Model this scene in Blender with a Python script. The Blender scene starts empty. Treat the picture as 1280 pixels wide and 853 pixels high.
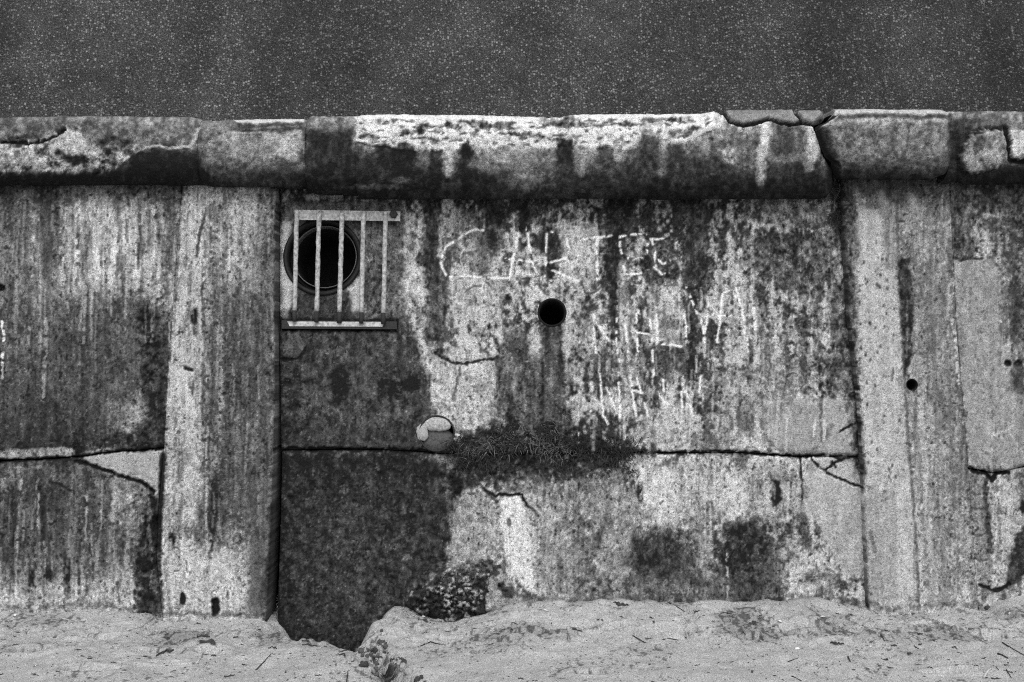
import bpy, math
import numpy as np

S = bpy.context.scene
rng = np.random.default_rng(11)

# ----------------------------------------------------------------- survey
# Metric frame: x right, y away from the sea, z up, sand level about z = 0.
# The wall face leans back: y = LEAN * z.  Photo measurements (px, py) are
# turned into points on that face.
F, CX, CY, DIST, EYE, LEAN = 1375.0, 640.0, 426.5, 5.6, 1.35, 0.15

def on_wall(px, py, h=0.0):
    t = (CY - py) / F
    D = DIST - h
    z = (EYE + t * D) / (1 - LEAN * t)
    d = D + LEAN * z
    return (px - CX) / F * d, d - DIST, z

def on_ground(px, py, z0=0.0):
    d = (EYE - z0) * F / (py - CY)
    return (px - CX) / F * d, d - DIST

# ----------------------------------------------------------------- noise
def _h(i, j, s):
    n = (i.astype(np.int64) * 374761393 + j.astype(np.int64) * 668265263 + s * 1442695041) & 0xffffffff
    n = ((n ^ (n >> 13)) * 1274126177) & 0xffffffff
    n = ((n ^ (n >> 16)) * 2246822519) & 0xffffffff
    return ((n ^ (n >> 15)) & 0xffffff) / float(0xffffff)

def vnoise(x, y, s=0):
    xi = np.floor(x); yi = np.floor(y)
    fx = x - xi; fy = y - yi
    fx = fx * fx * (3 - 2 * fx); fy = fy * fy * (3 - 2 * fy)
    a = _h(xi, yi, s); b = _h(xi + 1, yi, s); c = _h(xi, yi + 1, s); d = _h(xi + 1, yi + 1, s)
    return (a + (b - a) * fx) * (1 - fy) + (c + (d - c) * fx) * fy

def fbm(x, y, sx, sy=None, o=4, s=0, gain=.5):
    sy = sy or sx
    v = 0; a = 1; t = 0; k = 1.0
    for i in range(o):
        v = v + a * vnoise(x / sx * k + 7.3 * i, y / sy * k + 3.1 * i, s * 31 + i)
        t += a; a *= gain; k *= 2.03
    return v / t

def rank(a):
    q = np.linspace(0, 1, 257)
    v = np.quantile(a.ravel()[::7], q)
    return np.interp(a, v, q)

def sstep(a, b, x):
    t = np.clip((x - a) / (b - a), 0, 1)
    return t * t * (3 - 2 * t)

def pl(pts, t):                       # polyline y = f(x)
    p = np.array(pts, float)
    return np.interp(t, p[:, 0], p[:, 1])

# ----------------------------------------------------------------- survey sheet: stain tone, some painted shade, and relief
def blur(A, r):
    for ax in (0, 1):
        for _ in range(2):
            c = np.cumsum(np.concatenate([np.repeat(np.take(A, [0], ax), r + 1, ax), A, np.repeat(np.take(A, [-1], ax), r, ax)], ax), ax)
            n_ = A.shape[ax]; A = (np.take(c, np.arange(2 * r + 1, 2 * r + 1 + n_), ax) - np.take(c, np.arange(n_), ax)) / (2 * r + 1)
    return A
def crisp(A):
    A = A + .55 * (A - blur(A, 1)) + .15 * (A - blur(A, 6))
    return np.where(A > 178, 178 + (A - 178) * .62, A)
class Sheet:
    def __init__(self, x0, x1, y0, y1):
        self.x0, self.y0 = x0, y0
        self.X, self.Y = np.meshgrid(np.arange(x0, x1, dtype=float), np.arange(y0, y1, dtype=float))
        self.T = np.full(self.X.shape, 100.0)
        self.H = np.zeros(self.X.shape)
        self.R = np.ones(self.X.shape)
        self.w1 = fbm(self.X, self.Y, 14, s=91) - .5
        self.w2 = fbm(self.X, self.Y, 14, s=92) - .5
        self.w3 = fbm(self.X, self.Y, 4, o=2, s=93) - .5
        self.w4 = fbm(self.X, self.Y, 4, o=2, s=94) - .5
        self.br = rank(fbm(self.X, self.Y, 5, o=2, s=95))
        self.mo = fbm(self.X, self.Y, 7, 9, o=4, s=96, gain=.65) - .5
        self.st = fbm(self.X, self.Y, 6, 60, o=3, s=97) - .5
    def box(self, pts, m):
        p = np.array(pts, float)
        a = max(int(p[:, 0].min() - m - self.x0), 0); b = int(p[:, 0].max() + m - self.x0) + 1
        c = max(int(p[:, 1].min() - m - self.y0), 0); d = int(p[:, 1].max() + m - self.y0) + 1
        return (slice(c, max(d, c + 1)), slice(a, max(b, a + 1)))
    def warp(self, sl, r):
        return (self.X[sl] + r * (1.0 * self.w1[sl] + 1.0 * self.w3[sl]),
                self.Y[sl] + r * (1.2 * self.w2[sl] + 1.0 * self.w4[sl]))
    @staticmethod
    def dist(x, y, pts, closed=False):
        p = list(pts)
        if closed: p = p + [p[0]]
        d = np.full(x.shape, 1e9); ins = np.zeros(x.shape, bool)
        for (ax, ay), (bx, by) in zip(p[:-1], p[1:]):
            ux, uy = bx - ax, by - ay
            L = ux * ux + uy * uy + 1e-9
            t = np.clip(((x - ax) * ux + (y - ay) * uy) / L, 0, 1)
            d = np.minimum(d, np.hypot(x - ax - t * ux, y - ay - t * uy))
            if closed and by != ay:
                ins ^= ((ay > y) != (by > y)) & (x < (bx - ax) * (y - ay) / (by - ay) + ax)
        return d, ins
    def put(self, sl, m, V, h, mottle, streak):
        m = np.clip(m * 1.18, 0, 1)
        if V is not None:
            v = V + mottle * 2.2 * self.mo[sl] + streak * 2.2 * self.st[sl]
            self.T[sl] = self.T[sl] * (1 - m) + v * m
        if h: self.H[sl] += h * m
        if V is not None and mottle <= 24 and V > 60: self.R[sl] = self.R[sl] * (1 - m) + .35 * m
    def poly(self, pts, V=None, amt=1, soft=3, rough=5, h=0, mottle=25, streak=0):
        sl = self.box(pts, soft + 3 * rough + 4)
        x, y = self.warp(sl, rough)
        d, ins = self.dist(x, y, pts, True)
        sd = np.where(ins, d, -d)
        self.put(sl, amt * sstep(-soft, soft, sd), V, h, mottle, streak)
    def ell(self, cx, cy, rx, ry, V=None, amt=1, soft=.5, rough=5, h=0, mottle=25, streak=0):
        sl = self.box([(cx - rx, cy - ry), (cx + rx, cy + ry)], soft * max(rx, ry) + 3 * rough + 4)
        x, y = self.warp(sl, rough)
        r = np.hypot((x - cx) / rx, (y - cy) / ry)
        self.put(sl, amt * (1 - sstep(1 - soft, 1 + soft, r)), V, h, mottle, streak)
    def line(self, pts, w, V=None, amt=1, soft=1, rough=2, h=0, brk=0, mottle=15):
        sl = self.box(pts, w + 3 * rough + 4)
        x, y = self.warp(sl, rough)
        d, _ = self.dist(x, y, pts)
        m = amt * (1 - sstep(w / 2 - soft * .5, w / 2 + soft, d))
        if brk: m = m * sstep(brk - .12, brk + .12, self.br[sl])
        self.put(sl, m, V, h, mottle, 0)
    def grid(self, mask, xs, rows, s, L=182, D=46, n=None, amp=0):
        ys = sorted(rows)
        G = np.array([rows[k] for k in ys], float)
        wx = self.X + 16 * self.w1; wy = self.Y + 22 * self.w2
        fx = np.interp(wx, xs, np.arange(len(xs))); fy = np.interp(wy, ys, np.arange(len(ys)))
        ix = np.clip(fx.astype(int), 0, len(xs) - 2); iy = np.clip(fy.astype(int), 0, len(ys) - 2)
        ax = fx - ix; ay = fy - iy
        V = (G[iy, ix] * (1 - ax) + G[iy, ix + 1] * ax) * (1 - ay) + (G[iy + 1, ix] * (1 - ax) + G[iy + 1, ix + 1] * ax) * ay
        if amp:
            self.T = np.where(mask, V + amp * (n - .5) * np.clip(V / 110, .45, 1.15), self.T); return
        l = np.maximum(L, V + 14); dk = np.minimum(D, V - 12)
        c = (l - V) / (l - dk)
        v = dk + (l - dk) * sstep(-s, s, n - c)
        self.T = np.where(mask, v, self.T)
    def sample(self, px, py, A):
        h, w = A.shape
        x = px - self.x0; y = np.clip(py - self.y0, 0, h - 1.01)
        x = np.abs(x); x = np.mod(x, 2 * (w - 2)); x = np.where(x > w - 2, 2 * (w - 2) - x, x)
        x = np.clip(x, 0, w - 1.01)
        i = x.astype(int); j = y.astype(int); a = x - i; b = y - j
        return (A[j, i] * (1 - a) + A[j, i + 1] * a) * (1 - b) + (A[j + 1, i] * (1 - a) + A[j + 1, i + 1] * a) * b

W = Sheet(-160, 1440, 110, 880)
X, Y = W.X, W.Y
n_blot = rank(.36 * fbm(X, Y, 17, 23, o=5, s=1, gain=.62) + .17 * fbm(X, Y, 6, 60, o=3, s=2) + .34 * fbm(X, Y, 5, 6, o=3, s=3))
n_soft = rank(.36 * fbm(X, Y, 16, 24, o=4, s=4) + .24 * fbm(X, Y, 4, 70, o=3, s=5) + .38 * fbm(X, Y, 4, 5, o=3, s=6))
n_fine = rank(fbm(X, Y, 5, 5.5, o=3, s=7, gain=.7))

# panel borders
B_LP = [(100, 234), (230, 228), (450, 211), (560, 205), (640, 198), (700, 196), (770, 203), (900, 205)]   # y -> x
B_PC = [(100, 347), (230, 346), (500, 345), (650, 340), (770, 334), (900, 330)]
B_CR = [(100, 1046), (250, 1050), (400, 1060), (500, 1072), (580, 1076), (750, 1083), (900, 1088)]
B_RF = [(100, 1184), (225, 1187), (400, 1195), (560, 1208), (750, 1222), (900, 1232)]
C_L = [(-5000, 575), (0, 576), (50, 574), (95, 571), (130, 566), (205, 560), (240, 559)]
C_C = [(330, 563), (400, 562), (470, 562), (540, 566), (600, 568), (700, 568), (780, 566), (850, 566), (940, 567), (1000, 571), (1080, 570)]
C_R = [(1190, 583), (1215, 586), (1240, 591), (1280, 584), (6000, 586)]
xLP, xPC, xCR, xRF = (pl(b, Y) for b in (B_LP, B_PC, B_CR, B_RF))
mL = X < xLP; mP = (X >= xLP) & (X < xPC); mC = (X >= xPC) & (X < xCR); mR = (X >= xCR) & (X < xRF); mF = X >= xRF

# stain tone per bay (display tone 0..255)
W.grid(mL, [-60, 0, 40, 62, 80, 120, 160, 200], {
 225: [70, 62, 70, 60, 75, 100, 90, 70], 245: [80, 68, 85, 55, 95, 120, 105, 80], 275: [80, 80, 122, 60, 132, 152, 138, 112],
 310: [80, 74, 122, 80, 146, 142, 150, 112], 345: [90, 78, 126, 95, 140, 130, 126, 140], 380: [80, 66, 105, 110, 112, 92, 92, 112],
 415: [80, 78, 90, 100, 76, 72, 95, 74], 450: [75, 72, 86, 95, 76, 72, 90, 62], 485: [75, 75, 76, 78, 70, 70, 108, 62],
 520: [70, 62, 62, 62, 62, 70, 138, 60], 550: [60, 55, 46, 48, 50, 60, 62, 50], 572: [70, 60, 55, 55, 55, 60, 60, 50],
 585: [90, 88, 95, 85, 76, 80, 90, 80], 620: [80, 72, 70, 70, 72, 82, 112, 70], 655: [70, 66, 66, 70, 76, 82, 102, 50],
 690: [80, 76, 80, 82, 86, 86, 106, 48], 725: [100, 102, 106, 108, 110, 112, 132, 55], 755: [150, 150, 146, 150, 150, 150, 150, 60],
 800: [150] * 8}, .30, n=n_soft, amp=58)
W.grid(mP, [205, 225, 240, 270, 300, 325, 340], {
 225: [120, 125, 135, 125, 118, 90, 80], 245: [130, 140, 150, 132, 126, 100, 85], 275: [140, 145, 150, 132, 136, 110, 88],
 310: [140, 140, 135, 126, 130, 105, 88], 345: [140, 135, 116, 126, 120, 95, 85], 380: [120, 118, 102, 115, 110, 92, 86],
 415: [112, 110, 102, 102, 92, 88, 86], 450: [140, 128, 102, 96, 84, 84, 86], 485: [145, 132, 106, 92, 82, 82, 86],
 520: [145, 135, 116, 90, 78, 82, 86], 550: [130, 128, 120, 90, 82, 82, 86], 585: [125, 125, 122, 86, 86, 82, 84],
 620: [112, 118, 122, 68, 92, 84, 80], 655: [102, 115, 122, 74, 98, 86, 80], 690: [160, 160, 150, 128, 132, 100, 84],
 725: [175, 172, 166, 152, 150, 115, 90], 755: [175, 172, 166, 152, 150, 120, 90], 800: [170] * 7}, .42, n=n_soft, amp=58)
cx_ = [350, 400, 440, 480, 520, 560, 600, 640, 680, 720, 760, 800, 840, 880, 920, 960, 1000, 1040]
W.grid(mC, cx_, {
 225: [60, 60, 66, 62, 62, 72, 72, 68, 62, 66, 62, 66, 70, 66, 80, 90, 100, 80],
 250: [62, 66, 75, 70, 68, 85, 78, 72, 66, 75, 58, 66, 72, 66, 95, 105, 115, 80],
 275: [80, 90, 90, 90, 102, 135, 84, 125, 112, 130, 60, 84, 84, 62, 122, 124, 132, 100],
 310: [80, 90, 90, 90, 92, 152, 142, 160, 112, 172, 70, 120, 100, 70, 132, 92, 80, 108],
 345: [80, 90, 90, 90, 142, 162, 166, 142, 142, 152, 90, 140, 150, 76, 142, 80, 74, 86],
 380: [80, 80, 80, 90, 160, 132, 152, 132, 130, 142, 118, 132, 142, 118, 152, 112, 100, 98],
 415: [62, 60, 66, 70, 100, 150, 152, 122, 76, 142, 130, 140, 142, 112, 142, 142, 130, 92],
 450: [60, 56, 62, 74, 76, 176, 172, 92, 86, 112, 112, 112, 112, 112, 132, 142, 120, 70],
 485: [60, 52, 66, 62, 62, 166, 166, 88, 92, 112, 120, 116, 122, 106, 116, 132, 110, 88],
 520: [60, 56, 66, 62, 70, 160, 170, 112, 82, 106, 112, 130, 150, 120, 120, 150, 150, 120],
 550: [55, 50, 52, 56, 70, 110, 66, 56, 50, 56, 76, 122, 140, 112, 168, 160, 150, 150],
 566: [45, 45, 48, 50, 60, 60, 50, 50, 48, 50, 60, 130, 150, 140, 160, 155, 145, 150],
 585: [46, 48, 48, 46, 48, 66, 55, 64, 74, 92, 82, 152, 156, 156, 162, 152, 140, 160],
 620: [46, 46, 46, 48, 48, 64, 132, 180, 152, 132, 132, 185, 186, 152, 170, 146, 120, 160],
 655: [46, 46, 46, 48, 48, 80, 146, 200, 152, 122, 112, 150, 150, 132, 112, 112, 122, 165],
 690: [46, 46, 48, 48, 50, 70, 142, 190, 152, 122, 116, 120, 116, 126, 116, 120, 136, 160],
 725: [46, 46, 48, 50, 52, 70, 130, 152, 150, 114, 112, 108, 106, 112, 104, 110, 142, 152],
 748: [42, 44, 46, 48, 50, 70, 130, 142, 142, 116, 112, 112, 102, 102, 78, 92, 142, 142],
 800: [42, 42, 44, 46, 50, 60, 100, 120, 120, 110, 110, 110, 100, 100, 90, 90, 120, 130]}, .62, n=n_blot, D=56)
W.grid(mR, [1052, 1066, 1080, 1110, 1140, 1170, 1210], {
 225: [70, 85, 105, 95, 85, 92, 90], 250: [65, 80, 122, 100, 92, 105, 100], 275: [68, 90, 152, 128, 122, 122, 120], 310: [70, 92, 166, 132, 112, 140, 130],
 345: [74, 92, 166, 122, 110, 130, 125], 380: [74, 90, 166, 160, 92, 122, 120], 415: [75, 90, 166, 166, 110, 122, 118],
 450: [80, 92, 166, 166, 120, 120, 118], 485: [80, 92, 170, 166, 122, 116, 115], 520: [90, 90, 170, 166, 140, 126, 118],
 550: [90, 90, 172, 166, 140, 126, 118], 585: [90, 95, 168, 166, 150, 132, 120], 620: [120, 120, 158, 166, 152, 136, 122],
 655: [140, 140, 150, 170, 156, 140, 125], 690: [150, 150, 150, 170, 160, 146, 130], 725: [155, 155, 155, 170, 162, 150, 135], 800: [160] * 7}, .5, n=n_soft, amp=42)
W.grid(mF, [1190, 1230, 1260, 1285, 1340], {
 225: [70, 75, 68, 60, 70], 250: [80, 85, 72, 66, 80], 275: [112, 122, 92, 82, 100], 310: [84, 132, 102, 100, 100], 345: [150, 148, 112, 90, 100], 380: [142, 142, 128, 64, 90],
 415: [140, 140, 128, 70, 90], 450: [130, 150, 150, 74, 90], 485: [126, 140, 150, 100, 100], 520: [122, 132, 140, 130, 120],
 550: [126, 130, 132, 130, 130], 590: [110, 120, 120, 120, 120], 620: [110, 160, 152, 140, 130], 655: [102, 132, 170, 150, 140], 690: [130, 160, 112, 130, 140],
 725: [120, 170, 100, 150, 140], 800: [140] * 5}, .36, n=n_blot, amp=80)

# ---- relief: coarse unevenness, board marks, exposed aggregate
W.H += .010 * (fbm(X, Y, 120, 120, o=3, s=11) - .5) + .006 * (fbm(X, Y, 20, 26, o=4, s=12) - .5)
W.H += .0045 * (fbm(X, Y, 3.2, 3.4, o=2, s=13) - .5) + .003 * (fbm(X, Y, 5, 90, o=2, s=14) - .5)
agg = fbm(X, Y, 6, 6, o=3, s=15, gain=.6) - .5
def rough_zone(fn, amp):
    before = W.H.copy(); W.H[:] = 0
    fn(); m = W.H.copy(); W.H[:] = before + m * amp * agg
rough_zone(lambda: W.poly([(165, 345), (205, 345), (208, 560), (120, 562), (125, 545), (175, 500)], h=1, soft=10, rough=8), .045)
rough_zone(lambda: W.poly([(345, 572), (552, 572), (560, 700), (500, 800), (340, 880), (330, 700)], h=1, soft=10, rough=8), .026)
rough_zone(lambda: W.poly([(940, 295), (1045, 285), (1050, 340), (985, 360), (940, 345)], h=1, soft=8, rough=8), .03)
rough_zone(lambda: W.poly([(165, 590), (198, 600), (198, 770), (170, 770), (160, 680)], h=1, soft=6, rough=6), .045)
rough_zone(lambda: W.poly([(550, 540), (770, 530), (780, 580), (700, 600), (560, 620)], h=1, soft=12, rough=8), .05)
rough_zone(lambda: W.poly([(1010, 420), (1068, 420), (1070, 500), (1010, 505)], h=1, soft=8, rough=8), .03)
rough_zone(lambda: W.poly([(350, 440), (380, 440), (390, 560), (350, 560)], h=1, soft=8, rough=8), .03)

# ---- left bay
W.T += np.where(mL & (Y < 565), 0, 0)
W.line([(62, 245), (60, 300), (58, 360), (55, 395)], 7, 66, .6, soft=4)
W.line([(10, 240), (10, 300), (12, 350)], 9, 58, .6, soft=5)
W.line([(104, 240), (104, 270), (103, 320)], 5, 70, .5, soft=3)
W.line([(148, 245), (148, 290), (150, 340)], 5, 66, .6, soft=4)
W.line([(206, 245), (205, 300), (203, 345)], 6, 60, .6, soft=4)
W.poly([(192, 276), (202, 280), (200, 300), (192, 298)], 32, .9, soft=2, rough=3, h=-.012)
W.line([(62, 368), (90, 370), (122, 366), (122, 350)], 7, 150, .5, soft=5, brk=.35)
W.line([(58, 400), (57, 440), (55, 470), (54, 500)], 4, 185, .75, soft=2, brk=.25)
W.line([(101, 390), (99, 440), (98, 480)], 3, 150, .5, soft=2, brk=.35)
W.line([(36, 410), (35, 450)], 3, 150, .5, soft=2, brk=.35)
W.poly([(172, 380), (200, 385), (203, 430), (200, 480), (208, 556), (140, 562), (150, 540), (185, 520), (178, 470), (172, 430)], 52, .72, soft=6, rough=8, mottle=60)
W.poly([(152, 497), (172, 492), (176, 525), (168, 545), (150, 540)], 150, .7, soft=5, rough=6, mottle=60)
W.line([(168, 420), (170, 450), (166, 470)], 9, 120, .6, soft=4, brk=.3)
W.line([(138, 500), (136, 530), (134, 552)], 3, 135, .6, soft=2, brk=.3)
W.poly([(0, 563), (60, 560), (90, 560), (100, 566), (140, 558), (145, 563), (130, 566), (95, 570), (50, 573), (-60, 576), (-60, 562)], 138, .75, soft=2, rough=4, mottle=50)
W.ell(97, 561, 6, 9, 25, .9, rough=4, h=-.02)
W.ell(2, 360, 4, 4, 14, 1, soft=.2, rough=1, h=-.05)
W.line([(2, 402), (5, 420), (3, 445), (2, 480)], 3, 215, .9, brk=.4)
# cement repair under the left crack
W.poly([(104, 572), (140, 566), (206, 561), (204, 600), (201, 655), (194, 652), (193, 612), (186, 606), (172, 597), (160, 597), (148, 594), (135, 588), (118, 583)], 152, .95, soft=1.5, rough=2, h=.004, mottle=14)
W.line([(95, 576), (120, 584), (138, 590), (150, 596), (165, 598), (180, 604), (192, 614)], 4, 30, .9, rough=3, h=-.02)
W.line([(62, 603), (75, 606), (88, 614)], 3, 45, .7, rough=2, h=-.01)
W.poly([(188, 610), (197, 640), (196, 700), (203, 768), (172, 768), (168, 720), (178, 660)], 46, .8, soft=4, rough=7, mottle=70, h=-.012)
W.ell(196, 655, 7, 9, 16, .95, rough=3, h=-.04)
for x0, y0, x1, y1, w, v in [(5, 600, 5, 640, 5, 135), (24, 585, 27, 640, 5, 125), (108, 622, 106, 662, 4, 170), (89, 630, 88, 700, 4, 120),
                             (122, 670, 119, 740, 5, 140), (104, 680, 100, 760, 4, 130), (160, 680, 156, 740, 5, 150), (138, 640, 136, 700, 4, 140), (45, 680, 45, 700, 3, 140)]:
    W.line([(x0, y0), (x1, y1)], w, v, .75, soft=3, rough=3, brk=.3)
W.poly([(140, 605), (172, 608), (176, 650), (150, 655), (138, 640)], 150, .55, soft=5, rough=9, mottle=110)
for x0, y0, y1, w in [(84, 700, 745, 6), (40, 715, 752, 5), (38, 750, 764, 4), (15, 668, 676, 14), (60, 715, 720, 8)]:
    W.line([(x0, y0), (x0, y1)], w, 40, .85, soft=3, rough=4, h=-.006)
W.poly([(0, 735), (70, 730), (160, 720), (168, 760), (100, 762), (-60, 764)], 166, .6, soft=8, rough=8, mottle=70)
W.poly([(82, 262), (150, 250), (206, 262), (206, 350), (172, 365), (82, 355)], 168, .6, soft=10, rough=12, mottle=60, streak=110)
W.poly([(0, 290), (60, 280), (60, 370), (0, 380), (-60, 380), (-60, 300)], 122, .4, soft=10, rough=10, mottle=50, streak=70)
W.poly([(64, 372), (175, 376), (178, 480), (150, 548), (-60, 552), (-60, 480), (40, 440)], 68, .36, soft=12, rough=12, mottle=30, streak=30)
W.poly([(-60, 600), (130, 615), (160, 690), (-60, 690)], 64, .45, soft=14, rough=12, mottle=40, streak=40)
W.poly([(206, 236), (228, 236), (221, 345), (205, 345)], 84, .5, soft=4, rough=6, mottle=50, streak=60)
W.line([(227, 234), (224, 290), (219, 380), (212, 450)], 3, 52, .65, soft=2, rough=2, brk=.12)
# ---- left pilaster
W.poly([(258, 370), (338, 370), (334, 655), (252, 640)], 78, .55, soft=14, rough=10, mottle=30, streak=30)
W.poly([(214, 420), (256, 420), (246, 690), (202, 690)], 172, .5, soft=8, rough=9, mottle=60, streak=80)
W.poly([(232, 240), (258, 240), (256, 400), (224, 400)], 176, .5, soft=6, rough=8, mottle=50, streak=80)
W.poly([(285, 240), (322, 240), (320, 360), (285, 350)], 156, .4, soft=8, rough=8, mottle=50, streak=80)
for x0, y0, x1, y1, w, v, a in [(240, 250, 238, 330, 14, 165, .5), (228, 250, 222, 420, 10, 155, .5), (262, 330, 260, 400, 8, 160, .5), (303, 240, 305, 330, 14, 155, .5),
    (330, 240, 330, 300, 7, 120, .4), (222, 430, 216, 620, 12, 168, .6), (240, 520, 232, 600, 7, 170, .7), (252, 540, 248, 620, 5, 165, .7), (276, 410, 276, 510, 5, 140, .7),
    (258, 440, 259, 490, 3, 150, .7), (272, 520, 270, 590, 4, 150, .6), (222, 590, 216, 700, 9, 155, .6), (235, 640, 240, 740, 14, 170, .5)]:
    W.line([(x0, y0), (x1, y1)], w, v, a, soft=5, rough=4, brk=.22, mottle=40)
W.line([(258, 262), (250, 290), (246, 320)], 3, 55, .6, rough=2)
W.ell(243, 396, 5, 9, 22, .95, rough=2, h=-.02)
W.line([(228, 459), (240, 463)], 4, 50, .8, rough=1, h=-.008)
W.ell(241, 486, 3, 9, 60, .7)
W.poly([(262, 600), (274, 605), (273, 640), (268, 670), (260, 665)], 48, .75, soft=3, rough=4)
W.ell(215, 676, 5, 12, 48, .8)
W.line([(265, 676), (263, 695), (261, 720)], 3, 48, .8, rough=3, h=-.006); W.ell(256, 744, 3, 8, 60, .7)
W.ell(240, 665, 10, 14, 72, .6, rough=6)
W.line([(204, 570), (200, 640), (198, 700), (202, 768)], 5, 30, .85, soft=3, rough=3)
W.line([(207, 700), (209, 740), (213, 768)], 5, 70, .7, rough=4, brk=.4)
W.poly([(200, 690), (315, 690), (325, 770), (200, 772)], 180, .6, soft=14, rough=10, mottle=35, streak=30)
W.poly([(315, 600), (345, 600), (336, 770), (308, 770), (312, 700)], 84, .65, soft=6, rough=6, mottle=22)
W.ell(228, 749, 4, 8, 30, .95, soft=.3, rough=3, h=-.01); W.ell(269, 758, 5, 11, 20, .98, soft=.25, rough=3, h=-.03)
W.line([(322, 460), (330, 470), (336, 500), (338, 560)], 5, 120, .4, brk=.4)
W.line([(342, 245), (341, 400), (341, 500), (336, 640), (331, 765)], 4, 135, .4, soft=3, rough=3, brk=.35)  # worn arris, with an edge highlight painted in
# ---- central bay
W.poly([(345, 252), (503, 252), (503, 412), (345, 412)], 98, .9, soft=3, rough=3, h=-.030, mottle=38)
W.poly([(347, 282), (366, 275), (356, 310), (362, 345), (370, 360), (366, 385), (346, 388)], 190, .9, soft=4, rough=4, mottle=20)
W.poly([(434, 362), (452, 344), (456, 388), (440, 390)], 180, .85, soft=4, rough=3, mottle=20)
W.poly([(366, 366), (436, 366), (440, 398), (360, 398)], 66, .85, soft=5, rough=4)
W.poly([(456, 300), (478, 300), (490, 330), (478, 398), (456, 395)], 92, .7, soft=6, rough=6, mottle=60)
W.line([(476, 350), (466, 365), (474, 385), (462, 395)], 3, 55, .45, h=-.003)
W.poly([(345, 398), (500, 398), (500, 416), (345, 416)], 36, .85, soft=3, rough=3)  # shadow line under the grate's bottom rail put into the tone
for x0 in (460, 485): W.line([(x0, 260), (x0, 300)], 5, 130, .5, brk=.3)
W.poly([(500, 262), (516, 262), (520, 420), (505, 420), (500, 380)], 150, .6, soft=5, rough=6, mottle=90)
W.poly([(345, 414), (500, 414), (505, 385), (512, 400), (522, 425), (532, 455), (545, 515), (540, 562), (345, 562)], 68, .80, soft=7, rough=8, mottle=40)
W.poly([(350, 530), (540, 530), (545, 562), (350, 562)], 52, .5, soft=8, rough=8)
W.ell(424, 480, 11, 24, 26, .95, rough=9, mottle=40); W.ell(487, 488, 16, 12, 26, .95, rough=9, mottle=60); W.ell(515, 480, 12, 8, 26, .9, rough=6); W.ell(365, 480, 10, 50, 44, .6, rough=9)
W.line([(455, 415), (456, 480), (455, 545)], 4, 78, .6, brk=.25); W.line([(500, 420), (502, 470)], 6, 40, .5, soft=4)
W.line([(352, 450), (375, 448), (382, 435)], 3, 28, .85, rough=3, h=-.01)
W.ell(367, 430, 12, 14, 88, .6, rough=6)
# light limewash area right of the wet edge
W.poly([(505, 340), (530, 330), (545, 420), (560, 470), (590, 500), (588, 540), (548, 530), (540, 480), (528, 440), (512, 405)], 166, .6, soft=5, rough=8, mottle=80)
W.poly([(540, 450), (620, 450), (622, 520), (590, 540), (548, 520)], 172, .6, soft=6, rough=7, mottle=60)
W.line([(545, 442), (562, 452), (580, 456), (600, 452), (622, 447)], 3, 60, .8, rough=4, h=-.006)
W.line([(576, 452), (572, 480), (566, 500)], 3, 85, .6, rough=4)
W.poly([(620, 440), (638, 430), (652, 445), (700, 440), (712, 450), (712, 530), (620, 535)], 88, .60, soft=5, rough=7, mottle=55, streak=40)
W.poly([(676, 404), (705, 404), (708, 450), (700, 520), (672, 520), (674, 440)], 70, .75, soft=4, rough=4, streak=30)
W.ell(668, 428, 8, 20, 178, .8, rough=5); W.ell(712, 425, 9, 22, 175, .7, rough=6); W.ell(645, 425, 14, 20, 82, .65, rough=9)
W.line([(563, 300), (556, 340), (560, 400)], 9, 62, .5, rough=6, brk=.35)
for x0, y0, y1, w, a in [(538, 250, 330, 16, .7), (541, 330, 420, 14, .65), (556, 330, 400, 9, .5), (549, 400, 440, 8, .6), (766, 245, 345, 15, .85), (768, 345, 420, 10, .7), (764, 345, 400, 8, .5), (785, 250, 290, 14, .75),
                      (620, 255, 300, 20, .6), (655, 258, 285, 14, .85), (690, 290, 320, 14, .6), (688, 325, 345, 9, .85),
                      (868, 250, 360, 26, .55), (865, 370, 470, 11, .8), (826, 300, 350, 14, .5), (800, 380, 430, 7, .5), (820, 350, 395, 6, .6), (640, 505, 535, 8, .85), (730, 380, 420, 10, .4)]:
    W.line([(x0, y0), (x0 + 1, (y0 + y1) / 2), (x0 - 1, y1)], w, 48, a, soft=6, rough=8, mottle=45)
W.ell(610, 300, 14, 10, 44, .85, rough=8); W.ell(622, 272, 16, 12, 46, .7, rough=9); W.ell(676, 303, 10, 10, 48, .75, rough=6); W.ell(697, 310, 10, 16, 52, .65, rough=7)
W.ell(602, 320, 12, 26, 100, .6, rough=9); W.ell(578, 285, 25, 22, 105, .5, rough=8)
W.poly([(798, 322), (830, 310), (850, 330), (845, 350), (808, 356)], 52, .7, soft=5, rough=8, mottle=80)
W.ell(839, 405, 10, 10, 52, .75, rough=6); W.ell(830, 452, 26, 22, 68, .55, rough=10); W.ell(752, 455, 24, 22, 62, .55, rough=10); W.ell(812, 500, 10, 14, 60, .6, rough=6)
W.poly([(700, 280), (745, 280), (748, 340), (740, 370), (705, 340)], 176, .55, soft=6, rough=8, mottle=60)
W.poly([(560, 345), (640, 345), (620, 400), (565, 400)], 172, .5, soft=6, rough=8, mottle=80)
W.poly([(812, 358), (850, 355), (854, 430), (815, 430)], 168, .5, soft=4, rough=5, mottle=60)
W.poly([(772, 325), (786, 325), (790, 440), (786, 500), (776, 500)], 160, .5, soft=3, rough=4, streak=60)
W.poly([(905, 250), (945, 260), (975, 285), (1040, 280), (1046, 262), (1000, 240)], 130, .4, soft=8, rough=9, mottle=70)
W.poly([(938, 298), (1000, 300), (1046, 282), (1050, 335), (1020, 360), (985, 365), (942, 345)], 82, .62, soft=5, rough=9, mottle=90)
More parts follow.
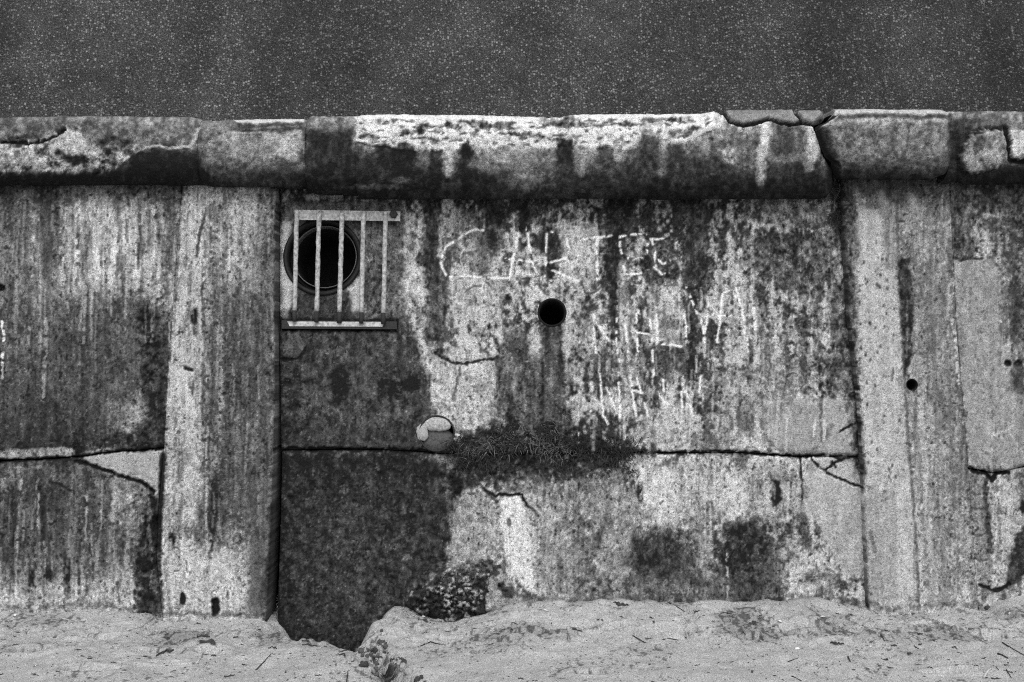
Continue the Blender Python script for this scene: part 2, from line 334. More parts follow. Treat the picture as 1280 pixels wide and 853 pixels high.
W.poly([(1005, 360), (1058, 350), (1066, 480), (1040, 500), (1022, 450), (1012, 420)], 84, .5, soft=6, rough=10, mottle=90)
for x0, y0, y1, w, v in [(912, 380, 450, 14, 172), (926, 380, 470, 10, 165), (948, 385, 500, 14, 172), (968, 390, 500, 10, 168), (990, 400, 500, 12, 160), (1030, 380, 440, 9, 165), (935, 300, 345, 12, 165), (1012, 440, 495, 8, 160), (896, 440, 490, 8, 150), (1038, 255, 330, 8, 140)]:
    W.line([(x0, y0), (x0 + 2, y1)], w, v, .55, soft=6, rough=7, brk=.2, mottle=60)
for x0, y0, y1, w in [(938, 400, 470, 6), (960, 430, 500, 7), (980, 420, 490, 8), (904, 420, 480, 7), (951, 360, 500, 2), (885, 470, 530, 12), (1003, 400, 450, 9)]:
    W.line([(x0, y0), (x0 + 1, y1)], w, 66, .5, soft=4, rough=6, brk=.2, mottle=60)
W.poly([(800, 520), (850, 500), (870, 520), (862, 556), (820, 562), (790, 548)], 168, .5, soft=8, rough=9, mottle=60)
W.poly([(860, 540), (900, 545), (905, 563), (860, 564)], 105, .6, soft=5, rough=5)
W.poly([(905, 545), (950, 535), (955, 562), (905, 564)], 176, .6, soft=5, rough=6, mottle=60)
W.ell(935, 528, 8, 14, 62, .7, rough=6)
# smooth cement repair, right of centre
W.poly([(953, 505), (985, 500), (1030, 498), (1052, 500), (1070, 512), (1074, 568), (1040, 568), (1000, 569), (975, 564), (958, 550), (951, 530)], 148, .95, soft=2, rough=3, h=.006, mottle=20)
W.line([(951, 525), (956, 548), (972, 562), (1000, 567), (1018, 563), (1025, 558), (1030, 550), (1042, 532)], 4, 92, .42, rough=5, soft=3, brk=.15)
for a, b in [((965, 506), (964, 522)), ((973, 508), (973, 524)), ((1020, 520), (1018, 545)), ((1032, 530), (1030, 550))]: W.line([a, b], 3, 200, .75, brk=.25)
W.poly([(1010, 575), (1076, 575), (1082, 720), (1060, 720), (1040, 690), (1020, 650), (1005, 640)], 158, .85, soft=4, rough=6, mottle=22)
for pts in [[(1012, 569), (1024, 585), (1034, 592), (1055, 600), (1078, 610)], [(1030, 590), (1042, 580), (1055, 573), (1076, 571)], [(1038, 571), (1050, 575)], [(1050, 540), (1062, 532), (1075, 530)], [(1040, 578), (1044, 584)], [(1000, 572), (1002, 600), (1003, 625)]]:
    W.line(pts, 2.4, 36, .85, rough=3, h=-.008)
W.ell(1025, 600, 8, 14, 180, .6)
# pocket of weeds and dirt along the ledge
for q in [(585, 568, 24, 16), (574, 600, 9, 20), (628, 556, 24, 15), (641, 533, 6, 13), (666, 560, 22, 15), (694, 545, 26, 15), (716, 578, 8, 18), (742, 566, 22, 9), (778, 567, 24, 4), (612, 578, 14, 12), (655, 580, 10, 8)]: W.ell(*q, 34, .68, soft=.6, rough=12, mottle=80)
for x0, y0 in np.c_[rng.uniform(560, 780, 46), 562 + rng.normal(0, 10, 46)]: W.ell(x0, y0, rng.uniform(3, 10), rng.uniform(2, 7), rng.choice([24, 30, 36, 80]), .6, rough=8)
W.poly([(552, 590), (580, 590), (572, 660), (558, 700), (548, 700)], 46, .7, soft=6, rough=8, mottle=70)
W.ell(552, 612, 9, 22, 115, .6, rough=8, mottle=110); W.ell(545, 575, 12, 6, 165, .8, rough=4)
W.poly([(638, 592), (660, 588), (690, 600), (700, 610), (690, 618), (650, 618), (630, 616)], 122, .5, soft=5, rough=6, mottle=70)
W.poly([(626, 626), (640, 620), (650, 622), (662, 660), (664, 700), (672, 745), (655, 735), (645, 715), (634, 700), (624, 660)], 222, .9, soft=4, rough=4, h=.004, mottle=28)
W.line([(605, 612), (618, 620), (630, 619), (640, 620), (652, 619), (658, 630), (672, 645)], 3.2, 32, .85, rough=3, h=-.012)
W.line([(590, 596), (605, 612), (622, 628)], 3, 60, .6, rough=3)
W.line([(697, 602), (712, 609), (728, 608), (732, 600)], 3, 40, .8, rough=3, h=-.008); W.ell(712, 606, 9, 5, 190, .8, rough=3)
W.ell(636, 653, 3, 6, 110, .8, rough=2)
W.line([(711, 612), (712, 660)], 3, 90, .6, brk=.3)
W.poly([(570, 625), (600, 615), (624, 640), (624, 690), (560, 710), (560, 660)], 148, .75, soft=6, rough=6, mottle=40)
W.poly([(660, 625), (720, 620), (715, 745), (675, 748), (664, 690)], 150, .6, soft=8, rough=7, mottle=40)
for x0, y0, r in [(719, 688, 7), (734, 690, 5), (750, 674, 9), (724, 735, 12), (748, 735, 9), (733, 700, 4), (716, 700, 4), (735, 655, 5)]: W.ell(x0, y0, r, r * .9, 36, .8, rough=5, h=-.006)
W.poly([(712, 690), (770, 680), (770, 745), (716, 748)], 120, .4, soft=6, rough=10, mottle=130)
W.poly([(690, 606), (790, 586), (800, 660), (782, 745), (690, 748)], 124, .66, soft=10, rough=10, mottle=70)
W.poly([(930, 582), (1000, 582), (1006, 642), (985, 660), (935, 645)], 150, .66, soft=8, rough=8, mottle=60)
W.poly([(890, 470), (1010, 440), (1010, 500), (950, 540), (890, 555)], 120, .4, soft=12, rough=10, mottle=70)
# pale runs and dark wet bells on the lower right
W.poly([(800, 582), (845, 585), (850, 620), (842, 655), (828, 668), (812, 655), (802, 620)], 202, .7, soft=10, rough=7, mottle=45, streak=30)
W.poly([(895, 590), (925, 590), (934, 620), (930, 650), (905, 650), (898, 625)], 190, .65, soft=8, rough=7, mottle=60)
W.poly([(840, 580), (895, 575), (900, 650), (860, 660), (850, 640)], 150, .5, soft=8, rough=8, mottle=60, streak=60)
W.ell(800, 616, 4, 14, 46, .8, rough=4); W.ell(790, 604, 4, 4, 50, .7)
W.ell(824, 698, 34, 38, 54, .85, soft=.45, rough=8, mottle=45); W.ell(858, 708, 14, 26, 74, .55, soft=.6, rough=9)
W.ell(931, 700, 33, 50, 50, .9, soft=.28, rough=9, mottle=55); W.ell(965, 715, 16, 30, 80, .6, soft=.5, rough=9); W.ell(905, 735, 26, 20, 78, .6, soft=.5, rough=8)
W.ell(840, 735, 90, 22, 96, .5, soft=.6, rough=9, mottle=50); W.ell(878, 680, 12, 40, 120, .5, soft=.6, rough=8)
for x0, y0, y1 in [(909, 690, 750), (881, 620, 680), (888, 610, 660), (902, 600, 660)]: W.line([(x0, y0), (x0, y1)], 2.5, 165, .65, brk=.3)
W.poly([(963, 598), (975, 603), (978, 625), (970, 636), (964, 625)], 44, .85, soft=2, rough=4, h=-.008)
W.ell(960, 612, 6, 12, 165, .8, rough=4)
for x0, y0, rx, ry in [(1008, 680, 8, 8), (1025, 722, 20, 7), (1006, 660, 6, 12), (1050, 732, 14, 6), (1010, 722, 6, 6), (1030, 740, 10, 5)]: W.ell(x0, y0, rx, ry, 66, .7, rough=7, h=-.005)
W.poly([(985, 690), (1030, 690), (1050, 745), (985, 748)], 170, .4, soft=6, rough=8, mottle=110)
W.poly([(975, 640), (1003, 640), (1010, 690), (980, 700)], 110, .5, soft=6, rough=8, mottle=130)
# ---- lower dark slab
W.poly([(343, 570), (548, 570), (560, 640), (555, 700), (520, 735), (490, 770), (440, 820), (330, 830)], 52, .8, soft=14, rough=14, mottle=30)
W.ell(462, 600, 4, 9, 115, .6, rough=4); W.ell(508, 697, 5, 4, 130, .7, rough=3); W.ell(470, 588, 3, 2, 150, .8); W.ell(380, 575, 40, 8, 32, .6, rough=8)
for x0, y0 in rng.uniform([350, 590], [540, 780], (70, 2)): W.ell(x0, y0, 2.2, 1.8, rng.uniform(62, 95), .7, rough=3)
W.ell(440, 705, 70, 80, 68, .45, soft=.7, rough=14, mottle=40); W.ell(500, 650, 30, 60, 62, .4, soft=.7, rough=12, mottle=40)
W.poly([(350, 568), (540, 570), (545, 592), (420, 606), (350, 600)], 34, .5, soft=8, rough=10, mottle=40)
W.poly([(346, 580), (366, 580), (362, 800), (340, 800)], 36, .5, soft=6, rough=8, mottle=40)
# ---- right pilaster
W.line([(1056, 260), (1062, 340), (1066, 420), (1070, 470), (1076, 590)], 9, 62, .6, soft=5, rough=6, brk=.2, mottle=80)
W.poly([(1056, 490), (1070, 495), (1080, 580), (1068, 590), (1062, 540)], 70, .6, soft=4, rough=6, mottle=110)
W.line([(1120, 250), (1124, 330), (1126, 400), (1130, 470), (1136, 560), (1144, 660), (1149, 757)], 2.4, 92, .7, soft=2, rough=2, h=-.006)
W.poly([(1074, 262), (1112, 262), (1122, 330), (1126, 470), (1132, 560), (1140, 610), (1082, 612), (1078, 500), (1070, 380)], 172, .6, soft=5, rough=4, mottle=24)
W.poly([(1118, 610), (1138, 610), (1147, 757), (1112, 757)], 174, .6, soft=3, rough=3, mottle=24)
W.poly([(1121, 326), (1136, 322), (1142, 372), (1141, 440), (1132, 476), (1127, 420)], 52, .8, soft=3, rough=4, mottle=60)
W.line([(1104, 240), (1110, 280), (1113, 330)], 10, 90, .5, soft=6, rough=5)
W.line([(1100, 235), (1106, 262)], 9, 145, .6, soft=4); W.line([(1140, 240), (1146, 270)], 9, 160, .6, soft=4)
W.poly([(1068, 225), (1186, 222), (1186, 255), (1150, 250), (1138, 240), (1130, 262), (1100, 240), (1078, 246)], 74, .6, soft=5, rough=6)
W.line([(1116, 462), (1114, 475)], 3, 90, .7); W.line([(1096, 355), (1100, 360)], 3, 90, .7)
W.poly([(1082, 612), (1118, 612), (1122, 640), (1120, 750), (1088, 752)], 148, .7, soft=3, rough=3, mottle=16)
W.line([(1088, 665), (1094, 690)], 4, 100, .7, rough=3)
W.poly([(1192, 730), (1208, 728), (1216, 745), (1214, 755), (1202, 755)], 190, .7, soft=4, rough=4)
for x0, y0 in rng.uniform([1150, 480], [1215, 720], (60, 2)): W.ell(x0, y0, 1.5, 1.9, 80, .55, rough=2, h=-.003)
for p_, w_, v_ in [([(1141, 480), (1150, 600), (1162, 757)], 4, 120), ([(1160, 240), (1170, 500), (1184, 750)], 6, 112), ([(1176, 240), (1186, 480), (1200, 740)], 5, 110), ([(1150, 500), (1160, 640), (1170, 757)], 5, 180), ([(1086, 262), (1090, 450), (1100, 600)], 3, 150), ([(1104, 300), (1110, 450), (1120, 600)], 3, 152)]: W.line(p_, w_, v_, .5, soft=4, rough=3, brk=.15)
for x0, y0 in rng.uniform([1070, 300], [1125, 600], (45, 2)): W.ell(x0, y0, 1.6, 2.4, 92, .7, rough=2)
W.line([(1187, 300), (1194, 400), (1203, 520), (1212, 600)], 6, 76, .5, soft=4, rough=5, brk=.25)
W.line([(1190, 400), (1194, 420), (1198, 480)], 4, 195, .7, brk=.35)
# ---- far right bay
W.poly([(1194, 328), (1205, 324), (1240, 325), (1250, 360), (1250, 420), (1280, 470), (1300, 580), (1212, 586), (1200, 450)], 140, .72, soft=4, rough=5, h=.005, mottle=22)
W.poly([(1190, 255), (1206, 255), (1208, 322), (1194, 326)], 66, .7, soft=4, rough=6, mottle=70)
W.line([(1193, 322), (1202, 326), (1214, 323), (1228, 324)], 3, 60, .7, rough=2, h=-.006)
W.ell(1268, 378, 8, 40, 52, .7, rough=8); W.ell(1260, 454, 4, 4, 20, .95, rough=2, h=-.02); W.ell(1272, 455, 5, 4, 26, .9, rough=2, h=-.02); W.ell(1275, 475, 10, 22, 62, .7, rough=7)
for a, b in [((1235, 535), (1250, 550)), ((1250, 550), (1268, 530)), ((1240, 545), (1262, 538)), ((1262, 540), (1272, 556))]: W.line([a, b], 1.8, 185, .6, brk=.3)
W.line([(1212, 586), (1222, 592), (1230, 591), (1240, 600), (1244, 592), (1260, 590)], 4.5, 26, .95, rough=3, h=-.02)
W.poly([(1212, 590), (1232, 595), (1240, 640), (1240, 730), (1226, 745), (1218, 700)], 108, .7, soft=4, rough=4, mottle=40)
for y0 in (618, 636, 668, 700): W.line([(1214, y0 - 2), (1222, y0 + 1), (1232, y0 - 1)], 2, 72, .55, rough=4, h=-.004)
W.line([(1232, 600), (1233, 640), (1238, 670), (1236, 690)], 5, 60, .6, rough=5, h=-.01)
W.poly([(1246, 600), (1270, 600), (1276, 650), (1262, 690), (1256, 735), (1240, 734), (1244, 680)], 172, .6, soft=5, rough=6, mottle=45)
W.poly([(1280, 660), (1292, 680), (1280, 720), (1258, 738), (1262, 700), (1270, 672)], 58, .85, soft=3, rough=5, h=-.02, mottle=30)
W.line([(1226, 732), (1240, 738), (1252, 737), (1262, 730)], 4, 36, .9, rough=3, h=-.01)
W.ell(1278, 635, 5, 9, 40, .8, rough=5)

W.line([(727, 352), (731, 366), (740, 368), (750, 360), (760, 352)], 2.5, 70, .6, rough=2)
W.line([(583, 364), (592, 358), (602, 357)], 2, 95, .6, rough=1)

# ---- cracks and joints drawn over everything
W.line([(345, 562), (400, 562), (470, 562), (540, 566)], 4, 22, .9, rough=4, h=-.015, brk=.1)
W.line([(780, 566), (850, 566), (905, 565), (940, 567), (1000, 571), (1030, 568)], 3, 30, .85, rough=4, h=-.012, brk=.15)
W.line([(0, 576), (50, 574), (95, 571), (130, 566), (205, 560)], 3, 26, .85, rough=3.5, h=-.012, brk=.1)
W.line([(-160, 575), (0, 576)], 4, 22, .9, rough=2, h=-.03)

W.line([(0, 760), (60, 757), (100, 756), (195, 763), (212, 767), (335, 768)], 4, 80, .5, soft=4, rough=4, brk=.2)
W.line([(640, 750), (740, 749), (850, 747), (900, 749), (960, 744), (1040, 747), (1083, 753), (1112, 761), (1150, 758), (1200, 754), (1224, 757)], 3.5, 84, .45, soft=4, rough=4, brk=.2)
# ---- overall weathering of the cast surface: fine streaks, pits, pepper
W.T *= 1 + W.R * (.18 * (fbm(X, Y, 2.2, 34, o=3, s=21) - .5) + .36 * (fbm(X, Y, 2.2, 2.6, o=2, s=22) - .5) + .30 * (fbm(X, Y, 9, 13, o=3, s=25) - .5))
pit = rank(fbm(X, Y, 3.2, 4.2, o=2, s=23)); W.T -= 58 * W.R * sstep(.90, .99, pit) * (W.T / 160); W.H -= .004 * sstep(.93, .99, pit)
W.T += 30 * W.R * sstep(.93, .995, rank(fbm(X, Y, 2.4, 2.6, o=2, s=24)))
W.T = np.clip(99 + (W.T - 99) * 1.08, 8, 245)

# ---- drips: thin crisp runs of lime and dirt
def drips(n_, xr, yr, L, w, V, amt, brk=.25):
    for _ in range(n_):
        x0 = rng.uniform(*xr); y0 = rng.uniform(*yr); l_ = rng.uniform(*L); dx = rng.normal(-.02, .015) * l_
        k_ = rng.uniform(.5, 1); W.line([(x0, y0), (x0 + dx * .5 + rng.normal(0, 1), y0 + l_ * .5), (x0 + dx, y0 + l_)], rng.uniform(*w), rng.uniform(*V), amt * k_, soft=1.6, rough=1.6, brk=brk, mottle=30)
drips(34, (0, 200), (240, 400), (25, 110), (1.2, 3.5), (140, 180), .5)
drips(22, (0, 200), (238, 320), (30, 100), (1.5, 4), (55, 80), .45)
drips(36, (0, 190), (585, 700), (12, 75), (1.0, 3.2), (125, 180), .55)
drips(26, (0, 190), (640, 740), (10, 50), (1.5, 3.5), (45, 70), .6)
drips(70, (212, 262), (250, 680), (25, 100), (1.2, 3.5), (155, 195), .65)
drips(40, (258, 335), (250, 620), (20, 80), (1.2, 2.6), (120, 160), .5)
drips(40, (215, 340), (240, 640), (20, 80), (1.5, 4), (48, 75), .5)
drips(70, (700, 1045), (330, 520), (20, 80), (1.2, 3.2), (165, 210), .6)
drips(34, (740, 1045), (255, 500), (20, 70), (1.5, 4), (60, 85), .45)
drips(50, (800, 1000), (575, 630), (12, 36), (1.0, 2.2), (180, 215), .5)
drips(30, (590, 760), (620, 720), (15, 50), (1.0, 2.2), (85, 110), .5)
drips(40, (1070, 1215), (240, 700), (25, 90), (1.2, 3), (170, 195), .4)
drips(40, (1140, 1215), (240, 700), (25, 90), (1.2, 3), (85, 105), .4)
drips(24, (1240, 1300), (240, 700), (25, 80), (1.2, 3), (80, 180), .4)
W.T = np.clip(crisp(W.T), 8, 245)
# ---- chalked names, scratched with a stone: strong on rough paint, dotted on stains
def chalk(pts, w=2.0, a=.82, brk=.16): W.line(pts, w, 250, a, soft=1.3, rough=1.6, brk=brk, mottle=18)
for p in [[(604, 288), (592, 288), (583, 292), (575, 297), (566, 303), (557, 308), (553, 320), (551, 330), (554, 338), (558, 344)], [(562, 346), (580, 345), (605, 347), (636, 348)],
          [(649, 292), (646, 305), (642, 320), (638, 340), (637, 350)], [(633, 324), (650, 325), (668, 327)], [(683, 293), (683, 310), (682, 332)], [(665, 327), (672, 343)],
          [(690, 338), (706, 345), (724, 352)], [(746, 295), (746, 320), (747, 350)], [(730, 299), (746, 297), (764, 295)],
          [(743, 418), (745, 442)], [(749, 408), (760, 425)], [(782, 406), (785, 440)], 
          [(750, 468), (752, 495), (754, 520), (760, 530)], [(757, 483), (763, 495), (769, 512)], [(773, 478), (775, 505), (775, 525)], [(788, 470), (791, 495), (795, 520)], [(829, 474), (830, 490)], [(852, 490), (853, 516)],
          [(921, 360), (926, 385), (930, 400)], [(930, 410), (934, 425)], [(898, 395), (914, 395)], [(942, 385), (944, 415)]]:
    chalk(p)
for p in [[(655, 281), (660, 295), (662, 310), (664, 325)], [(690, 290), (700, 292), (708, 297), (711, 310), (708, 322), (698, 326), (688, 328)], [(775, 296), (775, 310), (779, 322)], [(775, 296), (790, 293), (808, 293)],
          [(780, 323), (795, 323), (810, 323)], [(778, 325), (780, 338)], [(784, 342), (798, 343), (810, 338)], [(809, 305), (809, 320)], [(802, 300), (815, 299), (838, 298), (846, 303)], [(815, 300), (818, 315), (820, 332)],
          [(818, 322), (828, 330), (838, 326)], [(818, 334), (828, 344), (838, 340)], [(742, 394), (743, 418)], [(742, 395), (753, 410)], [(771, 395), (770, 430), (774, 452)], [(796, 391), (795, 415), (798, 440)], [(797, 416), (812, 418)],
          [(797, 388), (806, 402)], [(813, 400), (815, 430), (817, 470)], [(853, 382), (857, 405), (858, 430)], [(822, 431), (838, 431), (857, 434)], [(820, 385), (821, 405), (821, 431)], [(858, 360), (866, 380), (873, 393), (878, 406), (880, 420)], [(903, 368), (900, 400), (896, 428)], [(905, 366), (914, 363), (920, 372)],
          [(886, 372), (884, 395), (880, 430)], [(792, 488), (803, 492)], [(795, 470), (803, 495), (810, 520)], [(818, 485), (828, 500), (836, 506)], [(876, 470), (874, 490)], [(853, 480), (862, 500), (866, 520)]]:
    chalk(p, 2.0, .82, .40)

# ----------------------------------------------------------------- coping sheet
K = Sheet(-160, 1440, 90, 290)
kx, ky = K.X, K.Y
nk = rank(.3 * fbm(kx, ky, 14, 14, o=4, s=41, gain=.6) + .12 * fbm(kx, ky, 6, 30, o=3, s=42) + .4 * fbm(kx, ky, 5, 5, o=3, s=43))
cols = [0, 60, 120, 180, 240, 260, 320, 372, 390, 440, 450, 500, 540, 562, 585, 620, 660, 700, 730, 770, 810, 860, 900, 940, 985, 1015, 1040, 1110, 1180, 1200, 1230, 1280]
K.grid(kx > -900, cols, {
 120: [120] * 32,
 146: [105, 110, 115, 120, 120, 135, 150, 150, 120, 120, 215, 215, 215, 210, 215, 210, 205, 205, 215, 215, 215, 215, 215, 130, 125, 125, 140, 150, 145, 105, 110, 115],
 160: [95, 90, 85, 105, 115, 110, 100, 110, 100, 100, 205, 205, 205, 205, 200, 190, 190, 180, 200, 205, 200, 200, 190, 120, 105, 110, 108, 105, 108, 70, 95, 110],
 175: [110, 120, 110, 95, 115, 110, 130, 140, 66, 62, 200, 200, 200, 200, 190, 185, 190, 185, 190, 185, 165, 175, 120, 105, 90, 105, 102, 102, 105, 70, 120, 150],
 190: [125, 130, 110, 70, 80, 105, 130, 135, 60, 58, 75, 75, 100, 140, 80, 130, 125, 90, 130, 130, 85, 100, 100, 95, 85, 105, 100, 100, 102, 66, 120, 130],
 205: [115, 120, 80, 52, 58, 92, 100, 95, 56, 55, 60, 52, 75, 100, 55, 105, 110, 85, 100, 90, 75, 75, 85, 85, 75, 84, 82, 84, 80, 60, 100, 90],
 220: [60, 60, 48, 44, 50, 72, 76, 68, 52, 52, 56, 52, 62, 72, 52, 85, 105, 80, 90, 78, 66, 66, 72, 75, 68, 62, 58, 58, 56, 48, 70, 50],  # underside rows: dark stain plus some underside shade put into the tone
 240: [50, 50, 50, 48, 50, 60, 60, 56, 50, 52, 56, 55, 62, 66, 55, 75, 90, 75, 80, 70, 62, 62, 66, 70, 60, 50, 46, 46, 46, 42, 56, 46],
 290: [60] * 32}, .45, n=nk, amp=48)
K.H += .010 * (fbm(kx, ky, 40, 30, o=3, s=44) - .5) + .006 * (fbm(kx, ky, 7, 7, o=3, s=45) - .5) + .003 * (fbm(kx, ky, 3, 3, o=1, s=46) - .5)
# broken face on the left
K.poly([(-70, 180), (0, 172), (50, 170), (78, 160), (94, 158), (116, 178), (140, 176), (160, 172), (176, 182), (165, 196), (160, 208), (138, 217), (0, 217), (-70, 218)], 128, .85, soft=2, rough=8, h=-.022, mottle=150)
K.line([(50, 171), (78, 161), (94, 159), (116, 179), (140, 177), (160, 173), (176, 182), (166, 196), (160, 208)], 3.5, 190, .55, soft=3, rough=7, brk=.3)
for x0, y0 in np.c_[rng.uniform(0, 160, 40), rng.uniform(178, 212, 40)]: K.ell(x0, y0, rng.uniform(2, 7), rng.uniform(1.5, 4), rng.choice([50, 60, 175, 185]), .6, rough=5, h=-.004)
K.poly([(60, 172), (85, 162), (100, 165), (116, 180), (112, 195), (80, 190), (58, 185)], 175, .7, soft=4, rough=5, mottle=50, h=.010)
K.poly([(0, 190), (36, 186), (50, 205), (20, 212), (-20, 212)], 165, .6, soft=5, rough=6, mottle=70)
K.poly([(76, 192), (84, 196), (104, 194), (106, 204), (90, 210), (80, 206)], 45, .75, soft=3, rough=4, h=-.01)
K.poly([(118, 178), (150, 170), (166, 176), (150, 190), (126, 192)], 62, .6, soft=3, rough=6, mottle=80)
K.line([(0, 176), (40, 178), (66, 170), (80, 160)], 3.5, 30, .8, rough=4, h=-.012)
K.line([(178, 184), (200, 182), (210, 186), (225, 183), (238, 182), (244, 172), (248, 158)], 3, 165, .8, rough=2)
K.poly([(168, 186), (245, 188), (262, 215), (250, 240), (150, 240), (158, 212)], 48, .7, soft=6, rough=6)
K.ell(12, 150, 5, 12, 70, .5)
# smooth block over the left pilaster
K.poly([(292, 154), (378, 153), (380, 163), (300, 165)], 66, .7, soft=3, rough=5)
K.line([(296, 149), (378, 149)], 5, 195, .8, soft=2); K.line([(305, 160), (378, 157)], 1.8, 130, .5, brk=.4); K.line([(285, 165), (330, 164)], 1.6, 150, .6)
K.ell(356, 178, 24, 10, 172, .75, rough=6, mottle=50); K.ell(293, 176, 5, 10, 165, .75, rough=3); K.ell(318, 186, 30, 12, 125, .5)
# dark stretch, then the limed crust
K.poly([(382, 164), (440, 162), (444, 240), (382, 240)], 50, .7, soft=6, rough=5)
K.poly([(445, 140), (900, 138), (908, 150), (898, 162), (880, 165), (868, 170), (850, 178), (826, 178), (812, 172), (800, 176), (790, 184), (775, 182), (740, 185), (700, 180), (690, 184), (650, 182), (600, 185), (560, 187), (520, 190), (500, 187), (480, 182), (445, 178)], 216, .86, soft=2, rough=4.5, h=.006, mottle=105)
for x0, y0 in np.c_[rng.uniform(450, 890, 150), 150 + 32 * rng.random(150) ** 1.3]: K.ell(x0, y0, rng.uniform(2, 7), rng.uniform(1.2, 2.6), rng.uniform(70, 130), .7, rough=4, h=-.003)
K.line([(445, 146), (620, 147), (700, 149), (720, 146), (890, 145)], 4, 236, .7, soft=1.5, rough=2)
for x0, y0, rx, ry in [(527, 160, 9, 6), (462, 170, 12, 4), (512, 166, 12, 3), (700, 150, 22, 5), (730, 156, 30, 4), (620, 156, 30, 4), (850, 168, 12, 5), (780, 156, 20, 3), (560, 158, 16, 3), (840, 150, 14, 3), (660, 166, 20, 3), (590, 152, 18, 2.5)]:
    K.ell(x0, y0, rx, ry, 85, .72, rough=5, mottle=120, h=-.006)
K.line([(730, 172), (720, 182), (690, 184)], 3, 225, .6); K.line([(445, 178), (480, 184), (520, 191)], 3, 40, .5)
K.line([(780, 186), (800, 174), (812, 171), (826, 177), (850, 178), (880, 166), (900, 161)], 4, 214, .7)
K.poly([(385, 205), (445, 198), (520, 204), (590, 200), (640, 214), (700, 204), (740, 214), (800, 200), (870, 196), (940, 210), (1000, 206), (1030, 214), (1030, 250), (385, 250)], 40, .45, soft=8, rough=10, mottle=40)  # algae on the underside, part of its shade painted in too
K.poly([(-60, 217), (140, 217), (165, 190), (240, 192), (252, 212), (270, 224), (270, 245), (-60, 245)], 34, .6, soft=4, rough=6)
for x0, y0, y1, w, v, a in [(505, 190, 238, 24, 38, .7), (545, 195, 235, 14, 40, .6), (480, 190, 238, 20, 42, .5), (583, 186, 230, 14, 38, .85), (562, 188, 214, 9, 165, .75), (530, 188, 205, 12, 120, .5),
                         (706, 182, 200, 20, 40, .8), (760, 190, 235, 12, 66, .5), (690, 188, 230, 7, 120, .5), (728, 190, 215, 8, 140, .5), (752, 186, 202, 8, 50, .6), (812, 178, 235, 26, 52, .6), (830, 185, 215, 8, 130, .4), (845, 190, 235, 20, 50, .5),
                         (956, 160, 190, 8, 195, .9), (952, 188, 226, 7, 165, .85), (1016, 165, 195, 11, 190, .85), (1012, 190, 210, 9, 140, .6), (920, 165, 200, 8, 110, .4), (980, 170, 220, 18, 62, .5)]:
    K.line([(x0, y0), (x0 - 1, y1)], w, v, a, soft=6, rough=5, mottle=40)
K.ell(912, 196, 10, 9, 160, .75, rough=6, mottle=90); K.ell(985, 200, 18, 5, 130, .5, rough=5); K.ell(662, 225, 26, 12, 120, .6, rough=8, mottle=60); K.ell(655, 200, 16, 12, 125, .5, rough=7); K.ell(600, 205, 14, 8, 140, .5, rough=6)
K.ell(470, 234, 40, 3, 90, .6, rough=4); K.ell(500, 226, 12, 4, 95, .6, rough=3)
# cement infill pieces
K.poly([(896, 136), (990, 136), (1002, 158), (985, 160), (960, 154), (945, 158), (930, 160), (915, 156)], 122, .9, soft=1.5, rough=2, h=.006, mottle=16)
K.poly([(993, 136), (1046, 136), (1034, 149), (1022, 158), (1005, 156)], 128, .9, soft=1.5, rough=2, h=.005, mottle=16)
for pts in [[(893, 141), (905, 147), (912, 156), (930, 161), (945, 159), (960, 154), (985, 161), (1003, 158), (1018, 161), (1030, 152), (1046, 143)], [(990, 137), (995, 148), (1004, 158)], [(1018, 161), (1028, 175), (1036, 196), (1048, 208)]]:
    K.line(pts, 4, 20, .95, rough=2.5, h=-.022)
K.line([(1028, 165), (1036, 190), (1042, 205), (1042, 235)], 12, 34, .7, soft=5, rough=5, h=-.02)
K.line([(1045, 141), (1120, 138), (1190, 139)], 5, 175, .7, soft=2); K.line([(1050, 146), (1110, 144), (1150, 147), (1188, 144)], 4, 60, .6, soft=3)
K.ell(1090, 168, 5, 4, 60, .6); K.ell(1175, 150, 14, 2, 150, .6)
# broken end on the right
K.poly([(1187, 146), (1222, 150), (1205, 172), (1198, 200), (1200, 240), (1187, 240)], 58, .7, soft=5, rough=5, h=-.02, mottle=40)
K.poly([(1200, 180), (1212, 168), (1232, 163), (1250, 166), (1257, 180), (1255, 200), (1240, 210), (1215, 216), (1200, 208)], 120, .9, soft=4, rough=5, h=.030, mottle=80)
K.line([(1206, 186), (1214, 174), (1232, 168), (1246, 168), (1254, 182)], 5, 165, .4, soft=4, rough=4)
K.poly([(1261, 164), (1310, 162), (1310, 192), (1270, 196), (1262, 188)], 172, .85, soft=2, rough=3, h=.012, mottle=60)
K.line([(1201, 214), (1196, 196), (1202, 178), (1214, 166), (1235, 160), (1252, 161)], 4, 40, .7, soft=4, rough=7, h=-.012, brk=.2)
K.ell(1222, 180, 12, 8, 75, .6, rough=6); K.ell(1236, 196, 10, 8, 165, .5, rough=6)
K.line([(1258, 160), (1260, 180), (1262, 200), (1280, 204), (1300, 200)], 6, 24, .85, rough=3, h=-.025)
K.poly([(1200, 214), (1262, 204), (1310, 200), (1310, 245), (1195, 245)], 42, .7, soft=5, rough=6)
K.T *= 1 + K.R * .34 * (fbm(kx, ky, 2.6, 2.8, o=2, s=47) - .5) + K.R * .25 * (fbm(kx, ky, 9, 9, o=3, s=48) - .5)
K.T = np.clip(crisp(92 + (K.T - 92) * 1.15), 10, 245)

# ----------------------------------------------------------------- mesh helpers
def albedo(T): return np.clip((np.asarray(T) / 255.0) ** 2.2 * GAIN, .008, .85)
GAIN = 0.95

